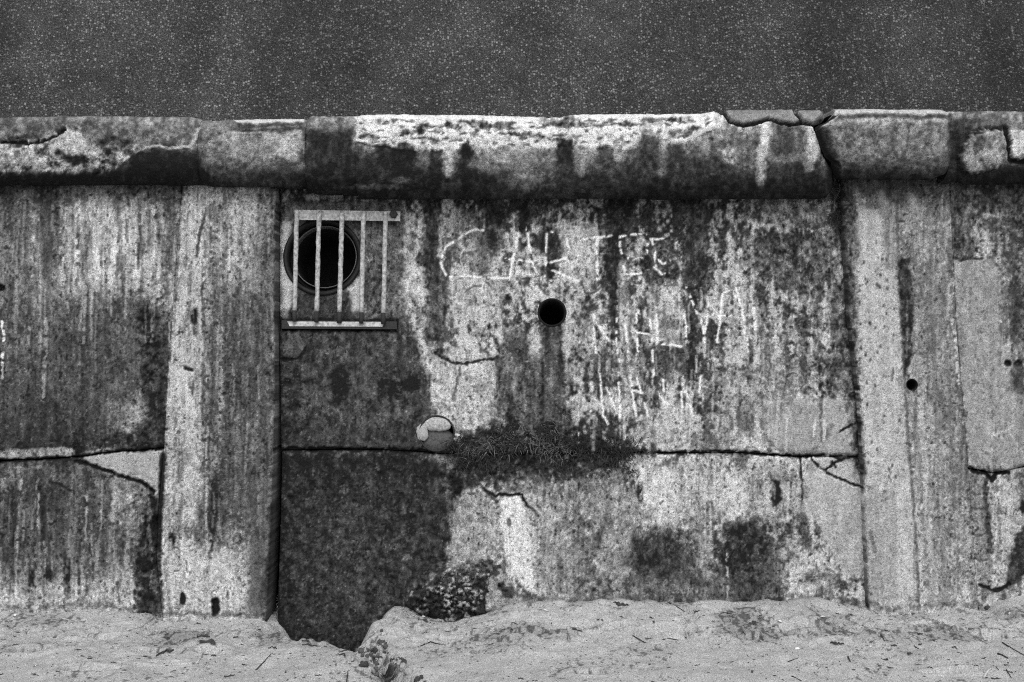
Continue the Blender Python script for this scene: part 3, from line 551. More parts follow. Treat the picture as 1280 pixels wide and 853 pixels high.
def mesh_obj(name, verts, faces, mat, parent=None, smooth=True, attrs=None):
    me = bpy.data.meshes.new(name)
    v = np.asarray(verts, np.float32)
    if isinstance(faces, np.ndarray):
        me.vertices.add(len(v)); me.vertices.foreach_set('co', v.ravel())
        n, k = faces.shape
        me.loops.add(n * k); me.polygons.add(n)
        me.loops.foreach_set('vertex_index', faces.astype(np.int32).ravel())
        me.polygons.foreach_set('loop_start', np.arange(0, n * k, k, dtype=np.int32))
        me.polygons.foreach_set('loop_total', np.full(n, k, np.int32))
        me.update(calc_edges=True)
    else:
        me.from_pydata([tuple(map(float, q)) for q in v], [], faces); me.update()
    if smooth: me.polygons.foreach_set('use_smooth', np.ones(len(me.polygons), bool))
    for k2, a in (attrs or {}).items():
        at = me.attributes.new(k2, 'FLOAT', 'POINT'); at.data.foreach_set('value', np.asarray(a, np.float32).ravel())
    me.materials.append(mat)
    me.validate()
    o = bpy.data.objects.new(name, me); S.collection.objects.link(o)
    if parent: o.parent = parent
    return o

def tag(o, label=None, cat=None, group=None, kind=None):
    if label: o['label'] = label
    if cat: o['category'] = cat
    if group: o['group'] = group
    if kind: o['kind'] = kind
    return o

def thing(name, label, cat, loc=(0, 0, 0), group=None):
    o = bpy.data.objects.new(name, None); S.collection.objects.link(o)
    o.location = loc; o.empty_display_size = .1
    return tag(o, label, cat, group)

def place(o, parent):                         # keep world geometry, hang under the thing
    o.parent = parent
    o.matrix_parent_inverse = parent.matrix_basis.inverted()
    return o

# ----------------------------------------------------------------- materials
def new_mat(name):
    m = bpy.data.materials.new(name); m.use_nodes = True
    nt = m.node_tree; b = nt.nodes['Principled BSDF']
    b.inputs['Roughness'].default_value = .92
    b.inputs['Specular IOR Level'].default_value = .25
    return m, nt, b

def N(nt, t, **kw):
    n = nt.nodes.new(t)
    for k, v in kw.items(): setattr(n, k, v)
    return n

def mth(nt, op, a, b=None, c=None):
    n = N(nt, 'ShaderNodeMath', operation=op)
    for i, q in enumerate((a, b, c)):
        if q is None: continue
        if isinstance(q, (int, float)): n.inputs[i].default_value = q
        else: nt.links.new(q, n.inputs[i])
    return n.outputs[0]

def noise(nt, scale, detail=2, rough=.6, vec=None):
    n = N(nt, 'ShaderNodeTexNoise'); n.inputs['Scale'].default_value = scale
    n.inputs['Detail'].default_value = detail; n.inputs['Roughness'].default_value = rough
    if vec is None:
        g = N(nt, 'ShaderNodeNewGeometry'); vec = g.outputs['Position']
    nt.links.new(vec, n.inputs['Vector'])
    return n.outputs['Fac']

def grey(nt, sock, b):
    c = N(nt, 'ShaderNodeCombineColor')
    for i in range(3): nt.links.new(sock, c.inputs[i])
    nt.links.new(c.outputs[0], b.inputs['Base Color'])

def bump(nt, b, h, dist, strength=1):
    n = N(nt, 'ShaderNodeBump'); n.inputs['Distance'].default_value = dist; n.inputs['Strength'].default_value = strength
    nt.links.new(h, n.inputs['Height']); nt.links.new(n.outputs[0], b.inputs['Normal'])

GR = 1.5
def grained(nt, base, amp):                   # sand-grain speckle of the cast surface
    g1 = noise(nt, 210, 1.0); g2 = noise(nt, 95, 2, .7)
    f = mth(nt, 'ADD', mth(nt, 'MULTIPLY', mth(nt, 'SUBTRACT', g1, .5), amp * 1.7), mth(nt, 'MULTIPLY', mth(nt, 'SUBTRACT', g2, .5), amp))
    return mth(nt, 'MULTIPLY', base, mth(nt, 'MAXIMUM', mth(nt, 'ADD', f, 1.0), .12)), g1, g2

M = {}
def stained(name, amp=1.3, bumpd=.004):
    m, nt, b = new_mat(name)
    a = N(nt, 'ShaderNodeAttribute', attribute_name='stain')
    col, g1, g2 = grained(nt, a.outputs['Fac'], amp)
    mp_ = N(nt, 'ShaderNodeMapping'); mp_.inputs['Location'].default_value = (7.3, 1.9, 4.4)
    ge_ = N(nt, 'ShaderNodeNewGeometry'); nt.links.new(ge_.outputs['Position'], mp_.inputs[0])
    def cut(sc, lo, hi, det):
        r_ = N(nt, 'ShaderNodeMapRange', interpolation_type='SMOOTHSTEP')
        r_.inputs['From Min'].default_value = lo; r_.inputs['From Max'].default_value = hi
        nt.links.new(noise(nt, sc, det, .6, mp_.outputs[0]), r_.inputs['Value']); return r_.outputs[0]
    ar = N(nt, 'ShaderNodeAttribute', attribute_name='rough').outputs['Fac']
    pits = mth(nt, 'MULTIPLY', cut(85, .60, .68, 3), ar); flecks = mth(nt, 'MULTIPLY', cut(120, .60, .70, 2), ar)
    col = mth(nt, 'MULTIPLY', col, mth(nt, 'MULTIPLY_ADD', pits, -.36, 1.0))
    col = mth(nt, 'MULTIPLY', col, mth(nt, 'MULTIPLY_ADD', flecks, .38, 1.0))
    g2 = mth(nt, 'SUBTRACT', g2, mth(nt, 'MULTIPLY', pits, .5))
    grey(nt, mth(nt, 'MINIMUM', col, .86), b)
    bump(nt, b, mth(nt, 'ADD', g1, g2), bumpd)
    M[name] = m
stained('weathered_concrete', 1.05)
stained('coping_concrete', 1.2)
stained('rubble_rock', 1.2, .006)

def plain(name, v, amp=.8, scale=120, rough=.9, metal=0, bumpd=.002):
    m, nt, b = new_mat(name)
    g = noise(nt, scale, 3, .65)
    f = mth(nt, 'ADD', mth(nt, 'MULTIPLY', mth(nt, 'SUBTRACT', g, .5), amp * 2), 1.0)
    grey(nt, mth(nt, 'MULTIPLY', mth(nt, 'MAXIMUM', f, .15), v), b)
    b.inputs['Roughness'].default_value = rough; b.inputs['Metallic'].default_value = metal
    bump(nt, b, g, bumpd)
    M[name] = m
plain('galvanised_bar', .36, 1.4, 60, .6, .0)
plain('rusted_bar', .03, .8, 150, .8)
plain('lit_edge_bar', .42, 1.3, 55, .7)
plain('cast_iron', .011, .8, 90, .6)
plain('worn_rim', .13, .8, 200, .4)
plain('dark_hole', .010, .5, 60, 1)
plain('mortar', .33, .7, 150)
plain('white_shell', .80, .15, 100, .5)
plain('pale_stone', .42, .5, 150)
plain('plug_stone', .085, .9, 120)
plain('lid_mortar', .36, 1.2, 90)
plain('driftwood', .48, .6, 120)
plain('dark_twig', .05, .6, 120)
plain('seaweed', .05, .8, 150)
plain('weed_blade', .034, 1.2, 60, .7)
plain('pale_blade', .15, 1.0, 80, .7)
plain('earth_fill', .05, .5, 20)

# pebble-dashed upper wall
m, nt, b = new_mat('pebble_dash')
geo = N(nt, 'ShaderNodeNewGeometry')
acc = None
def pebbles(scale, thr, size):
    v = N(nt, 'ShaderNodeTexVoronoi'); v.inputs['Scale'].default_value = scale
    nt.links.new(geo.outputs['Position'], v.inputs['Vector'])
    sep = N(nt, 'ShaderNodeSeparateColor'); nt.links.new(v.outputs['Color'], sep.inputs[0])
    dens = noise(nt, 2.6, 5, .7)
    pick = mth(nt, 'GREATER_THAN', mth(nt, 'ADD', sep.outputs[0], mth(nt, 'MULTIPLY', mth(nt, 'SUBTRACT', dens, .5), .8)), thr)
    dot = mth(nt, 'SUBTRACT', 1, mth(nt, 'SMOOTH_MIN', mth(nt, 'DIVIDE', v.outputs['Distance'], size), 1.0, .2))
    dot = mth(nt, 'MAXIMUM', dot, 0)
    return mth(nt, 'MULTIPLY', mth(nt, 'MULTIPLY', pick, mth(nt, 'MINIMUM', mth(nt, 'MULTIPLY', dot, 2.2), 1)), mth(nt, 'MULTIPLY_ADD', sep.outputs[1], .8, .25)), v.outputs['Distance']
p1, d1 = pebbles(66, .78, .6)
p2, d2 = pebbles(120, .66, .6)
mp = N(nt, 'ShaderNodeMapping'); mp.inputs['Scale'].default_value = (1, 1, .12); nt.links.new(geo.outputs['Position'], mp.inputs[0])
band = noise(nt, 1.5, 3, .5, mp.outputs[0])
bandf = mth(nt, 'MULTIPLY_ADD', mth(nt, 'SUBTRACT', band, .5), 2.2, 1.0)
blot = mth(nt, 'MULTIPLY_ADD', mth(nt, 'SUBTRACT', noise(nt, 3.5, 6, .7), .5), 1.9, 1.0)
base = mth(nt, 'MULTIPLY', mth(nt, 'MULTIPLY', bandf, blot), .034)
base, g1, g2 = grained(nt, base, 2.6)
peb = mth(nt, 'MULTIPLY', mth(nt, 'ADD', mth(nt, 'MULTIPLY', p1, .19), mth(nt, 'MULTIPLY', p2, .13)), mth(nt, 'MULTIPLY_ADD', bandf, .6, .4))
grey(nt, mth(nt, 'ADD', base, peb), b)
bump(nt, b, mth(nt, 'ADD', mth(nt, 'ADD', p1, p2), g2), .006)
M['pebble_dash'] = m

# sand
m, nt, b = new_mat('beach_sand')
a = N(nt, 'ShaderNodeAttribute', attribute_name='damp_shade')
ms = N(nt, 'ShaderNodeMapping'); ms.inputs['Scale'].default_value = (1, .4, 1); gs = N(nt, 'ShaderNodeNewGeometry'); nt.links.new(gs.outputs['Position'], ms.inputs[0])
g0 = noise(nt, 3.5, 4, .6, ms.outputs[0]); g3 = noise(nt, 26, 4, .6, ms.outputs[0])
base = mth(nt, 'MULTIPLY', mth(nt, 'MULTIPLY_ADD', mth(nt, 'SUBTRACT', g0, .5), .5, 1.0), mth(nt, 'MULTIPLY_ADD', mth(nt, 'SUBTRACT', g3, .5), .3, 1.0))
base = mth(nt, 'MULTIPLY', mth(nt, 'MULTIPLY', base, a.outputs['Fac']), .455)
col, g1, g2 = grained(nt, base, .85)
grey(nt, col, b)
bump(nt, b, mth(nt, 'ADD', mth(nt, 'ADD', g1, g2), mth(nt, 'MULTIPLY', g3, 2)), .005)
M['beach_sand'] = m

# ----------------------------------------------------------------- sea wall panels
wall = thing('sea_wall', 'stained old concrete sea wall with buttresses and a thick rounded coping', 'sea wall')

def axis(a, b, step, fine_a, fine_b, mid=0):
    """positions from a to b: fine between fine_a and fine_b, growing outside"""
    out = list(np.arange(max(a, fine_a), min(b, fine_b), step)) + [min(b, fine_b)]
    s = step; p = out[-1]; e0 = p
    while p < b:
        s = min(s * 1.25, 2.4 * step) if p < e0 + mid else s * 1.25
        p = min(b, p + s); out.append(p)
    s = step; p = out[0]; pre = []; e0 = p
    while p > a:
        s = min(s * 1.25, 2.4 * step) if p > e0 - mid else s * 1.25
        p = max(a, p - s); pre.append(p)
    return np.array(pre[::-1] + out)

def panel(name, lf, rt, top, bot, h0, holes=(), label=None, thick=.22, fa=-40, fb=1320, step=1.25, chips=(1, 1, 1, 1)):
    """lf/rt: polylines y -> x, top/bot: polylines x -> y (survey pixels); one solid slab with relief"""
    ym = .5 * (top[0][1] + bot[0][1])
    xa, xb = pl(lf, ym), pl(rt, ym)
    us = axis(xa, xb, step, fa, fb, 480); us = (us - xa) / (xb - xa)
    ya = np.mean([p[1] for p in top]); yb = np.mean([p[1] for p in bot])
    nv = int(abs(yb - ya) / step) + 2
    U, V = np.meshgrid(us, np.linspace(0, 1, nv))
    yy = ya + (yb - ya) * V
    for _ in range(3):
        l = pl(lf, yy); r = pl(rt, yy); xx = l + (r - l) * U
        t = pl(top, xx); bo = pl(bot, xx); yy = t + (bo - t) * V
    # ragged arrises
    big = [0 if c else 60 for c in chips]
    ex = np.minimum(xx - l + big[0], r - xx + big[1]); ey = np.minimum(yy - t + big[2], bo - yy + big[3])
    e = np.minimum(ex, ey)
    rag = fbm(xx, yy, 16, o=3, s=71)
    chip = 1 - sstep(0, 3 + 7 * np.clip(rag - .5, 0, 1) * 3, e)
    h = h0 + W.sample(xx, yy, W.H) - .009 * chip
    T = W.sample(xx, yy, W.T) * (1 - .35 * chip * (rag > .5)); RR = W.sample(xx, yy, W.R)
    keep = np.ones((nv - 1, len(us) - 1), bool)
    for cx, cy, rr in holes:
        d = np.hypot(xx - cx, yy - cy)
        inn = d < rr + .9
        k = inn & (d > .01)
        near = (d < rr + .9) & (d > rr - 2.4)
        s = rr / np.maximum(d, 1e-6)
        xx = np.where(near, cx + (xx - cx) * s, xx); yy = np.where(near, cy + (yy - cy) * s, yy)
        ins = d < rr + .9
        keep &= ~(ins[:-1, :-1] & ins[1:, :-1] & ins[:-1, 1:] & ins[1:, 1:])
    x, y, z = on_wall(xx, yy, h)
    P = np.stack([x, y, z], -1).reshape(-1, 3)
    A = albedo(T).ravel(); RR = RR.ravel()
    n, mcol = xx.shape
    idx = np.arange(n * mcol).reshape(n, mcol)
    q = np.stack([idx[1:, :-1], idx[1:, 1:], idx[:-1, 1:], idx[:-1, :-1]], -1)[keep]
    # skirt
    ring = np.concatenate([idx[0, :], idx[1:, -1], idx[-1, -2::-1], idx[-2:0:-1, 0]])
    back = P[ring].copy(); back[:, 1] += thick
    bi = len(P) + np.arange(len(ring))
    r2 = np.roll(ring, -1); b2 = np.roll(bi, -1)
    sk = np.stack([ring, r2, b2, bi], -1)
    P = np.concatenate([P, back]); A = np.concatenate([A, np.full(len(ring), .05)]); RR = np.concatenate([RR, np.ones(len(ring))])
    o = mesh_obj(name, P, np.concatenate([q, sk]), M['weathered_concrete'], wall, True, {'stain': A, 'rough': RR})
    if label: o['label'] = label
    return o

G = .5
def sh(b, d): return [(y, x + d) for y, x in b]
def dn(c, d):                         # joint line, uneven along its length
    xs_ = np.concatenate([[c[0][0]], np.arange(max(c[0][0] + 1, -400), min(c[-1][0], 1700), 7.0), [c[-1][0]]])
    w_ = 2.6 * (fbm(xs_, xs_ * 0 + 3, 22, o=3, s=77) - .5) + (1 if d > 0 else -1) * .9 * np.maximum(fbm(xs_, xs_ * 0, 18, o=2, s=78) - .5, 0) * 4 * abs(d)
    return [(float(a), float(pl(c, a) + d + b)) for a, b in zip(xs_, w_)]
TOP = [(-9000, 165), (9000, 165)]; BOT = [(-9000, 872), (9000, 872)]
FARL = [(0, -2600), (900, -2600)]; FARR = [(0, 3900), (900, 3900)]
H_L, H_P, H_C, H_R, H_F = .068, .078, .0, .05, .044
PIPE = (402.5, 320, 46.5); WEEP = (690, 391, 17); PLUG = (546, 542, 22); BOLT = (1140, 481, 6.5)
GAPL = [(100, 351), (250, 350), (440, 350), (500, 351), (565, 352), (650, 350), (770, 346), (900, 343)]
panel('wall_panel', FARL, sh(B_LP, -.15), TOP, dn(C_L, -.6), H_L, chips=(1, 0, 1, 1))
panel('wall_panel', FARL, sh(B_LP, -.8), dn(C_L, .6), BOT, H_L - .006, chips=(1, 1, 1, 1))
panel('buttress', sh(B_LP, .15), sh(B_PC, -1), TOP, BOT, H_P, chips=(0, 1, 1, 1))
panel('wall_panel', GAPL, sh(B_CR, -1.6), TOP, dn(C_C, -.5), H_C, holes=[PIPE, WEEP, PLUG])
panel('wall_panel', sh(GAPL, 1), sh(B_CR, -1.3), dn(C_C, .5), BOT, H_C - .003, chips=(1, 0, 1, 1))
panel('buttress', sh(B_CR, 1.6), sh(B_RF, -.2), TOP, BOT, H_R, holes=[BOLT], chips=(1, 0, 1, 1))
panel('wall_panel', sh(B_RF, .2), FARR, TOP, dn(C_R, -.5), H_F, chips=(0, 1, 1, 1))
panel('wall_panel', sh(B_RF, .2), FARR, dn(C_R, .5), BOT, H_F - .004, chips=(0, 1, 1, 1))

# earth-backed core behind the slabs
v = []
for x in (-14, 18):
    for y, z in ((.75, -1.0), (.75 + LEAN * 2.4, 2.40), (1.6, 2.40), (1.6, -1.0)): v.append((x, y, z))
mesh_obj('core', v, [(0, 4, 5, 1), (1, 5, 6, 2), (2, 6, 7, 3), (3, 7, 4, 0), (0, 1, 2, 3), (4, 7, 6, 5)], M['earth_fill'], wall, False)

# ----------------------------------------------------------------- coping
TOPLINE = [(-300, 147), (0, 146), (60, 144), (150, 144), (230, 146), (260, 150), (290, 149), (380, 148), (383, 144), (444, 143.5), (560, 144), (630, 144.5), (660, 147), (700, 147), (715, 143.5), (790, 143.5), (880, 142), (897, 139), (1000, 137.5), (1190, 137.5), (1280, 138), (1600, 140)]
def coping(jl, jr, ytop, ybot, prot, rt=.13, rb=.13, label=None, soften=0.0, el=.006, er=.006):
    jl = [(0, jl), (999, jl)] if np.isscalar(jl) else jl; jr = [(0, jr), (999, jr)] if np.isscalar(jr) else jr
    x0, x1 = pl(jl, 190), pl(jr, 190)
    d0 = DIST + LEAN * 2.32 - prot
    yf = d0 - DIST
    zt = EYE + (CY - ytop) / F * (d0 + .03) + .012
    zb = EYE + (CY - ybot) / F * d0
    rt = min(rt, (zt - zb) * .48); rb = min(rb, (zt - zb) * .48)
    prof = [(1.02, zt + .005)]
    prof += [(yy, zt) for yy in np.linspace(.9, yf + rt, 14)]
    prof += [(yf + rt - rt * math.sin(a), zt - rt + rt * math.cos(a)) for a in np.linspace(.02, math.pi / 2, 34)]
    prof += [(yf, zz) for zz in np.linspace(zt - rt, zb + rb, max(3, int((zt - zb - rt - rb) / .006)))[1:-1]]
    prof += [(yf + rb - rb * math.cos(a), zb + rb - rb * math.sin(a)) for a in np.linspace(0, math.pi / 2, 34)]
    prof += [(yy, zb) for yy in np.linspace(yf + rb, yf + prot + .14, 12)[1:]]
    p = np.array(prof)
    tn = np.gradient(p, axis=0); tn /= np.linalg.norm(tn, axis=1)[:, None] + 1e-9
    nr = np.stack([tn[:, 1], -tn[:, 0]], -1)                     # outward
    if nr[40, 0] > 0: nr = -nr
    xs = axis(x0 + .1, x1 - .1, 1.5, -60, 1340, 480)
    Xw = (xs - CX) / F * d0
    depth = DIST + p[:, 0]
    PY = CY - F * (p[:, 1][:, None] - EYE) / depth[:, None] + 0 * Xw[None, :]
    u = ((xs - x0) / (x1 - x0))[None, :]
    wob = lambda k: 2.5 * (fbm(PY[:, :1] * 0 + k, PY[:, :1], 14, o=3, s=75) - .5)
    jL = pl(jl, PY[:, :1]); jR = pl(jr, PY[:, :1])
    jL = jL + wob(float(jl[0][1])); jR = jR + wob(float(jr[0][1]))
    XS = np.where(u < .5, xs[None, :] + (jL - x0) * (1 - 2 * u), xs[None, :] + (jR - x1) * (2 * u - 1))
    XW = (XS - CX) / F * d0
    PX = CX + F * XW / depth[:, None]
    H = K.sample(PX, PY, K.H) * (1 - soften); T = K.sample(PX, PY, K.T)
    wv = 4 + 5 * fbm(PX, PY, 20, o=2, s=72)
    e1 = 1 - sstep(0, wv, (xs - x0)[None, :] + 0 * PX); e2 = 1 - sstep(0, wv, (x1 - xs)[None, :] + 0 * PX)
    H = H - el * e1 - er * e2
    ed = np.clip(e1 * el + e2 * er, 0, .03) / .03
    wav = .006 * (fbm(xs, xs * 0, 60, o=3, s=73) - .5)[None, :]
    line = pl(TOPLINE, xs + 5 * (fbm(xs, xs * 0, 30, o=2, s=74) - .5))
    wav = wav + (ytop - line)[None, :] * d0 / F * sstep(zb + .1, zt - .05, p[:, 1])[:, None]
    w = sstep(0, 6, np.arange(len(p)))[:, None] * sstep(0, 6, np.arange(len(p))[::-1])[:, None]
    yy = p[:, 0][:, None] + nr[:, 0][:, None] * H * w
    zz = p[:, 1][:, None] + nr[:, 1][:, None] * H * w + wav * w
    P = np.stack([XW, yy, zz], -1).reshape(-1, 3)
    n, mcol = yy.shape
    idx = np.arange(n * mcol).reshape(n, mcol)
    q = np.stack([idx[1:, :-1], idx[1:, 1:], idx[:-1, 1:], idx[:-1, :-1]], -1).reshape(-1, 4)
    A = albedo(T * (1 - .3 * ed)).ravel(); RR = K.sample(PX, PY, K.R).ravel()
    # end faces, fanned from an inner point
    extra = []; tri = []
    for col, flip in ((0, 1), (mcol - 1, 0)):
        c = len(P) + len(extra); extra.append((Xw[col], .55, .5 * (zt + zb)))
        ring = idx[:, col]
        for i in range(n - 1):
            f = (ring[i], ring[i + 1], c, c); tri.append(f if flip else (f[1], f[0], c, c))
    P = np.concatenate([P, np.array(extra)]); A = np.concatenate([A, np.full(len(extra), .05)]); RR = np.concatenate([RR, np.ones(len(extra))])
    me_q = q.tolist() + [t[:3] for t in tri]
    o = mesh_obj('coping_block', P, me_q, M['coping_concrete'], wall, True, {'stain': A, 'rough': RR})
    if label: o['label'] = label
    return o

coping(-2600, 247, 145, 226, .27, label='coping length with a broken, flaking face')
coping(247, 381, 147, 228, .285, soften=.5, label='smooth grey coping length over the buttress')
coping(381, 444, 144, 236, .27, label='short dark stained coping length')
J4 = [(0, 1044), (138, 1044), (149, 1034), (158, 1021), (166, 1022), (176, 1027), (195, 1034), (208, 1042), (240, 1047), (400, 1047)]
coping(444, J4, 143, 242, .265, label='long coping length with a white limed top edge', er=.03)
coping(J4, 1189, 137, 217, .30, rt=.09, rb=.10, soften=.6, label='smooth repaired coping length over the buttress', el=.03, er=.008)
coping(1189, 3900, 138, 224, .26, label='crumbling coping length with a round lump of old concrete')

# ----------------------------------------------------------------- upper pebble-dashed wall
uw = thing('pebble_dash_wall', 'dark pebble-dashed upper wall rising behind the rounded coping', 'wall', (0, 1.0, 2.4))
zs = [2.3, 2.3 + 2.3]
y0, y1 = .93, .93 + .30 * 2.3
v = [(-14, y0, zs[0]), (18, y0, zs[0]), (18, y1, zs[1]), (-14, y1, zs[1]), (-14, y1 + .5, zs[1]), (18, y1 + .5, zs[1]), (18, 1.7, zs[0]), (-14, 1.7, zs[0])]
place(mesh_obj('wall_face', v, [(0, 1, 2, 3), (3, 2, 5, 4), (5, 6, 7, 4), (0, 3, 4, 7), (1, 6, 5, 2), (0, 7, 6, 1)], M['pebble_dash'], None, False), uw)

# ----------------------------------------------------------------- sand
zc_px = [(-3000, 757), (0, 763), (60, 760), (100, 759), (195, 766), (212, 769), (335, 771), (350, 775), (480, 762), (500, 760), (520, 766), (560, 772), (600, 769), (648, 755), (740, 753), (850, 751), (900, 753), (960, 748), (1040, 751), (1083, 757), (1112, 765), (1150, 762), (1200, 757), (1224, 760), (1238, 748), (1280, 743), (4000, 750)]
zc_x = [((p - CX) / F * 5.6, on_wall(p, y, .0)[2]) for p, y in zc_px]
NOTCH = [on_ground(*q) for q in [(333, 772), (352, 783), (385, 794), (420, 807), (449, 828), (457, 806), (464, 788), (476, 772), (492, 757)]]
NOTCH += [(NOTCH[-1][0], .6), (NOTCH[0][0], .6)]
TRENCH = [on_ground(*q) for q in [(438, 800), (466, 788), (486, 806), (502, 822), (512, 838), (530, 862), (545, 905), (486, 905), (474, 862), (462, 832), (450, 812)]]

MND = on_ground(385, 826)

def sdf(x, y, pts):
    d, i = Sheet.dist(x, y, pts, True)
    return np.where(i, d, -d)

DENTS = []   # (px, py, rx, ry, depth)  old footprints and scuffs
for q in [(40, 812, .10, .06, .018), (120, 790, .12, .05, .012), (115, 838, .12, .06, .016), (200, 812, .10, .05, .012), (262, 808, .07, .05, .014), (210, 828, .09, .03, .012), (655, 792, .10, .05, .010),
          (722, 800, .09, .06, .014), (815, 792, .10, .05, .014), (845, 790, .12, .05, .016), (780, 786, .10, .04, .012), (936, 794, .07, .04, .012), (1000, 786, .12, .05, .014), (1045, 780, .09, .04, .010),
          (1150, 775, .08, .03, .010), (1150, 788, .10, .04, .010), (1250, 795, .14, .05, .014), (1190, 835, .12, .04, .010), (560, 790, .1, .04, .008), (620, 800, .1, .04, .008), (740, 842, .08, .05, .01), (900, 762, .12, .04, .012)]:
    gx, gy = on_ground(q[0], q[1]); DENTS.append((gx, gy) + q[2:])

def sand_z(x, y):
    k = np.exp(-((y - .0) / .55) ** 2)
    z = pl(zc_x, x) * np.where(y > 0, 1, k)
    near = np.exp(-np.maximum(-y - 1.5, 0) / 3.0)
    z = z + near * (.05 * (fbm(x, y, .9, .6, o=2, s=51) - .5) * sstep(0, .5, -y) + .045 * (fbm(x, y, .17, .20, o=3, s=52) - .5) + .030 * (.3 + np.exp(-((y + .4) / .35) ** 2)) * (fbm(x, y, .05, .07, o=3, s=53) - .5))
    z = z + (1 - near) * .2 * (fbm(x, y, 5, 4, o=3, s=54) - .5)
    for gx, gy, rx, ry, dp in DENTS:
        r = np.hypot((x - gx) / rx + .5 * (fbm(x, y, .06, o=2, s=55) - .5), (y - gy) / ry)
        z = z - 2.4 * dp * (1 - sstep(.6, 1.1, r)) + dp * .5 * np.exp(-((r - 1.3) / .35) ** 2)
    wob = .05 * (fbm(x, y, .16, o=3, s=56) - .5)
    s = sdf(x, y, NOTCH) + wob * 1.0
    z = z - .36 * sstep(-.012, .22, s)
    t = sdf(x, y, TRENCH) + wob
    rub = np.abs(fbm(x, y, .055, .07, o=4, s=57, gain=.6) - .5) * 2
    z = z - .10 * sstep(-.01, .09, t) + .09 * sstep(-.01, .05, t) * (.35 - rub)
    z = z + .030 * np.exp(-((x - MND[0]) / .22) ** 2 - ((y - MND[1]) / .28) ** 2)
    return z

xs = axis(-60, 60, .0065, -2.9, 2.9)
ys = axis(-80, .42, .0065, -1.6, .42)
SX, SY = np.meshgrid(xs, ys)
SZ = sand_z(SX, SY)
damp_shade = 1 + .14 * (fbm(SX, SY, .5, .3, o=3, s=58) - .5)
lit = rank(fbm(SX, SY, .016, .034, o=3, s=59, gain=.7))
zone = fbm(SX, SY, .22, .26, o=3, s=60)
# drift litter trodden into the sand, denser by the wall; also stands in for relief shade
foot = np.exp(-((SY + .42) / .32) ** 2)
lm = sstep(.80, .97, lit - .16 + 1.0 * (zone - .5) + .20 * foot) * (SY > -3)
damp_shade = damp_shade * (1 - .66 * lm) * (1 - .35 * sstep(.5, .68, zone) * foot)
for gx, gy, rx, ry, dp in DENTS:                             # shade of the footprints put into the sand tone, flecked like litter
    damp_shade = damp_shade * (1 - .30 * np.exp(-(((SX - gx) / rx) ** 2 + ((SY - gy) / ry) ** 2)) * sstep(.35, .7, lit))
tr = sstep(-.03, .06, sdf(SX, SY, TRENCH)); damp_shade *= 1 - .85 * tr * sstep(.40, .60, fbm(SX, SY, .022, .03, o=4, s=61)) - .12 * tr  # shadow on the gully rubble put into the sand tone, with damp
nt_ = sstep(.0, .12, sdf(SX, SY, NOTCH)); damp_shade *= 1 - .4 * nt_
damp_shade *= 1 - .3 * sstep(-.045, .0, SY) * (SY < .2)           # damp line along the wall foot
n, mcol = SX.shape
idx = np.arange(n * mcol).reshape(n, mcol)
q = np.stack([idx[:-1, :-1], idx[:-1, 1:], idx[1:, 1:], idx[1:, :-1]], -1).reshape(-1, 4)
sand = mesh_obj('beach_sand', np.stack([SX, SY, SZ], -1).reshape(-1, 3), q, M['beach_sand'], None, True, {'damp_shade': damp_shade})
tag(sand, kind='structure', label='pale trodden beach sand at the foot of the wall')

def gz(x, y): return float(sand_z(np.array([[x]], float), np.array([[y]], float))[0, 0])
def at_sand(px, py):
    x, y = on_ground(px, py); z = gz(x, y)
    for _ in range(3):
        x, y = on_ground(px, py, z); z = gz(x, y)
    return x, y, z

# ----------------------------------------------------------------- tubes, boxes
def tube(pts, r, sides=10, r_end=None, cap=True):
    p = np.array(pts, float); n = len(p)
    rr = np.linspace(r, r if r_end is None else r_end, n) if np.isscalar(r) else np.array(r)
    v = []; f = []
    for i in range(n):
        t = p[min(i + 1, n - 1)] - p[max(i - 1, 0)]; t = t / (np.linalg.norm(t) + 1e-9)
        a = np.cross(t, (0, 1, 0) if abs(t[1]) < .9 else (1, 0, 0)); a /= np.linalg.norm(a); c = np.cross(t, a)
        for k in range(sides):
            th = 2 * math.pi * k / sides
            v.append(p[i] + rr[i] * (math.cos(th) * a + math.sin(th) * c))
    for i in range(n - 1):
        for k in range(sides):
            k2 = (k + 1) % sides
            f.append((i * sides + k, i * sides + k2, (i + 1) * sides + k2, (i + 1) * sides + k))
    if cap:
        f.append(tuple(range(sides))[::-1]); f.append(tuple((n - 1) * sides + k for k in range(sides)))
    return v, f

def ring_pipe(cx, cy, rads, hs, seg=64):
    """lathe about the wall normal; rads in survey px, hs = height off the wall face (m)"""
    s = (DIST + LEAN * on_wall(cx, cy)[2]) / F
    c = np.array(on_wall(cx, cy)); nrm = np.array((0, -1, LEAN * 1.0)); nrm /= np.linalg.norm(nrm)
    ux = np.array((1, 0, 0.)); uz = np.cross(ux, nrm); uz = uz if uz[2] > 0 else -uz
    v = []; f = []
    for r, h in zip(rads, hs):
        for k in range(seg):
            th = 2 * math.pi * k / seg
            v.append(c + nrm * h + r * s * (math.cos(th) * ux + math.sin(th) * uz))
    for i in range(len(rads) - 1):
        for k in range(seg):
            k2 = (k + 1) % seg
            f.append((i * seg + k, i * seg + k2, (i + 1) * seg + k2, (i + 1) * seg + k))
    return v, f, c

def bar_px(x0, y0, x1, y1, h0, h1, bev=.003):
    """rectangular bar on the wall between survey corners, standing h0..h1 off the face"""
    c = []
    for h in (h0, h1):
        for px, py in ((x0[0], y0[0]), (x1[0], y0[1]), (x1[1], y1[1]), (x0[1], y1[0])): c.append(on_wall(px, py, h))
    return c, [(0, 1, 2, 3), (7, 6, 5, 4), (0, 4, 5, 1), (1, 5, 6, 2), (2, 6, 7, 3), (3, 7, 4, 0)]

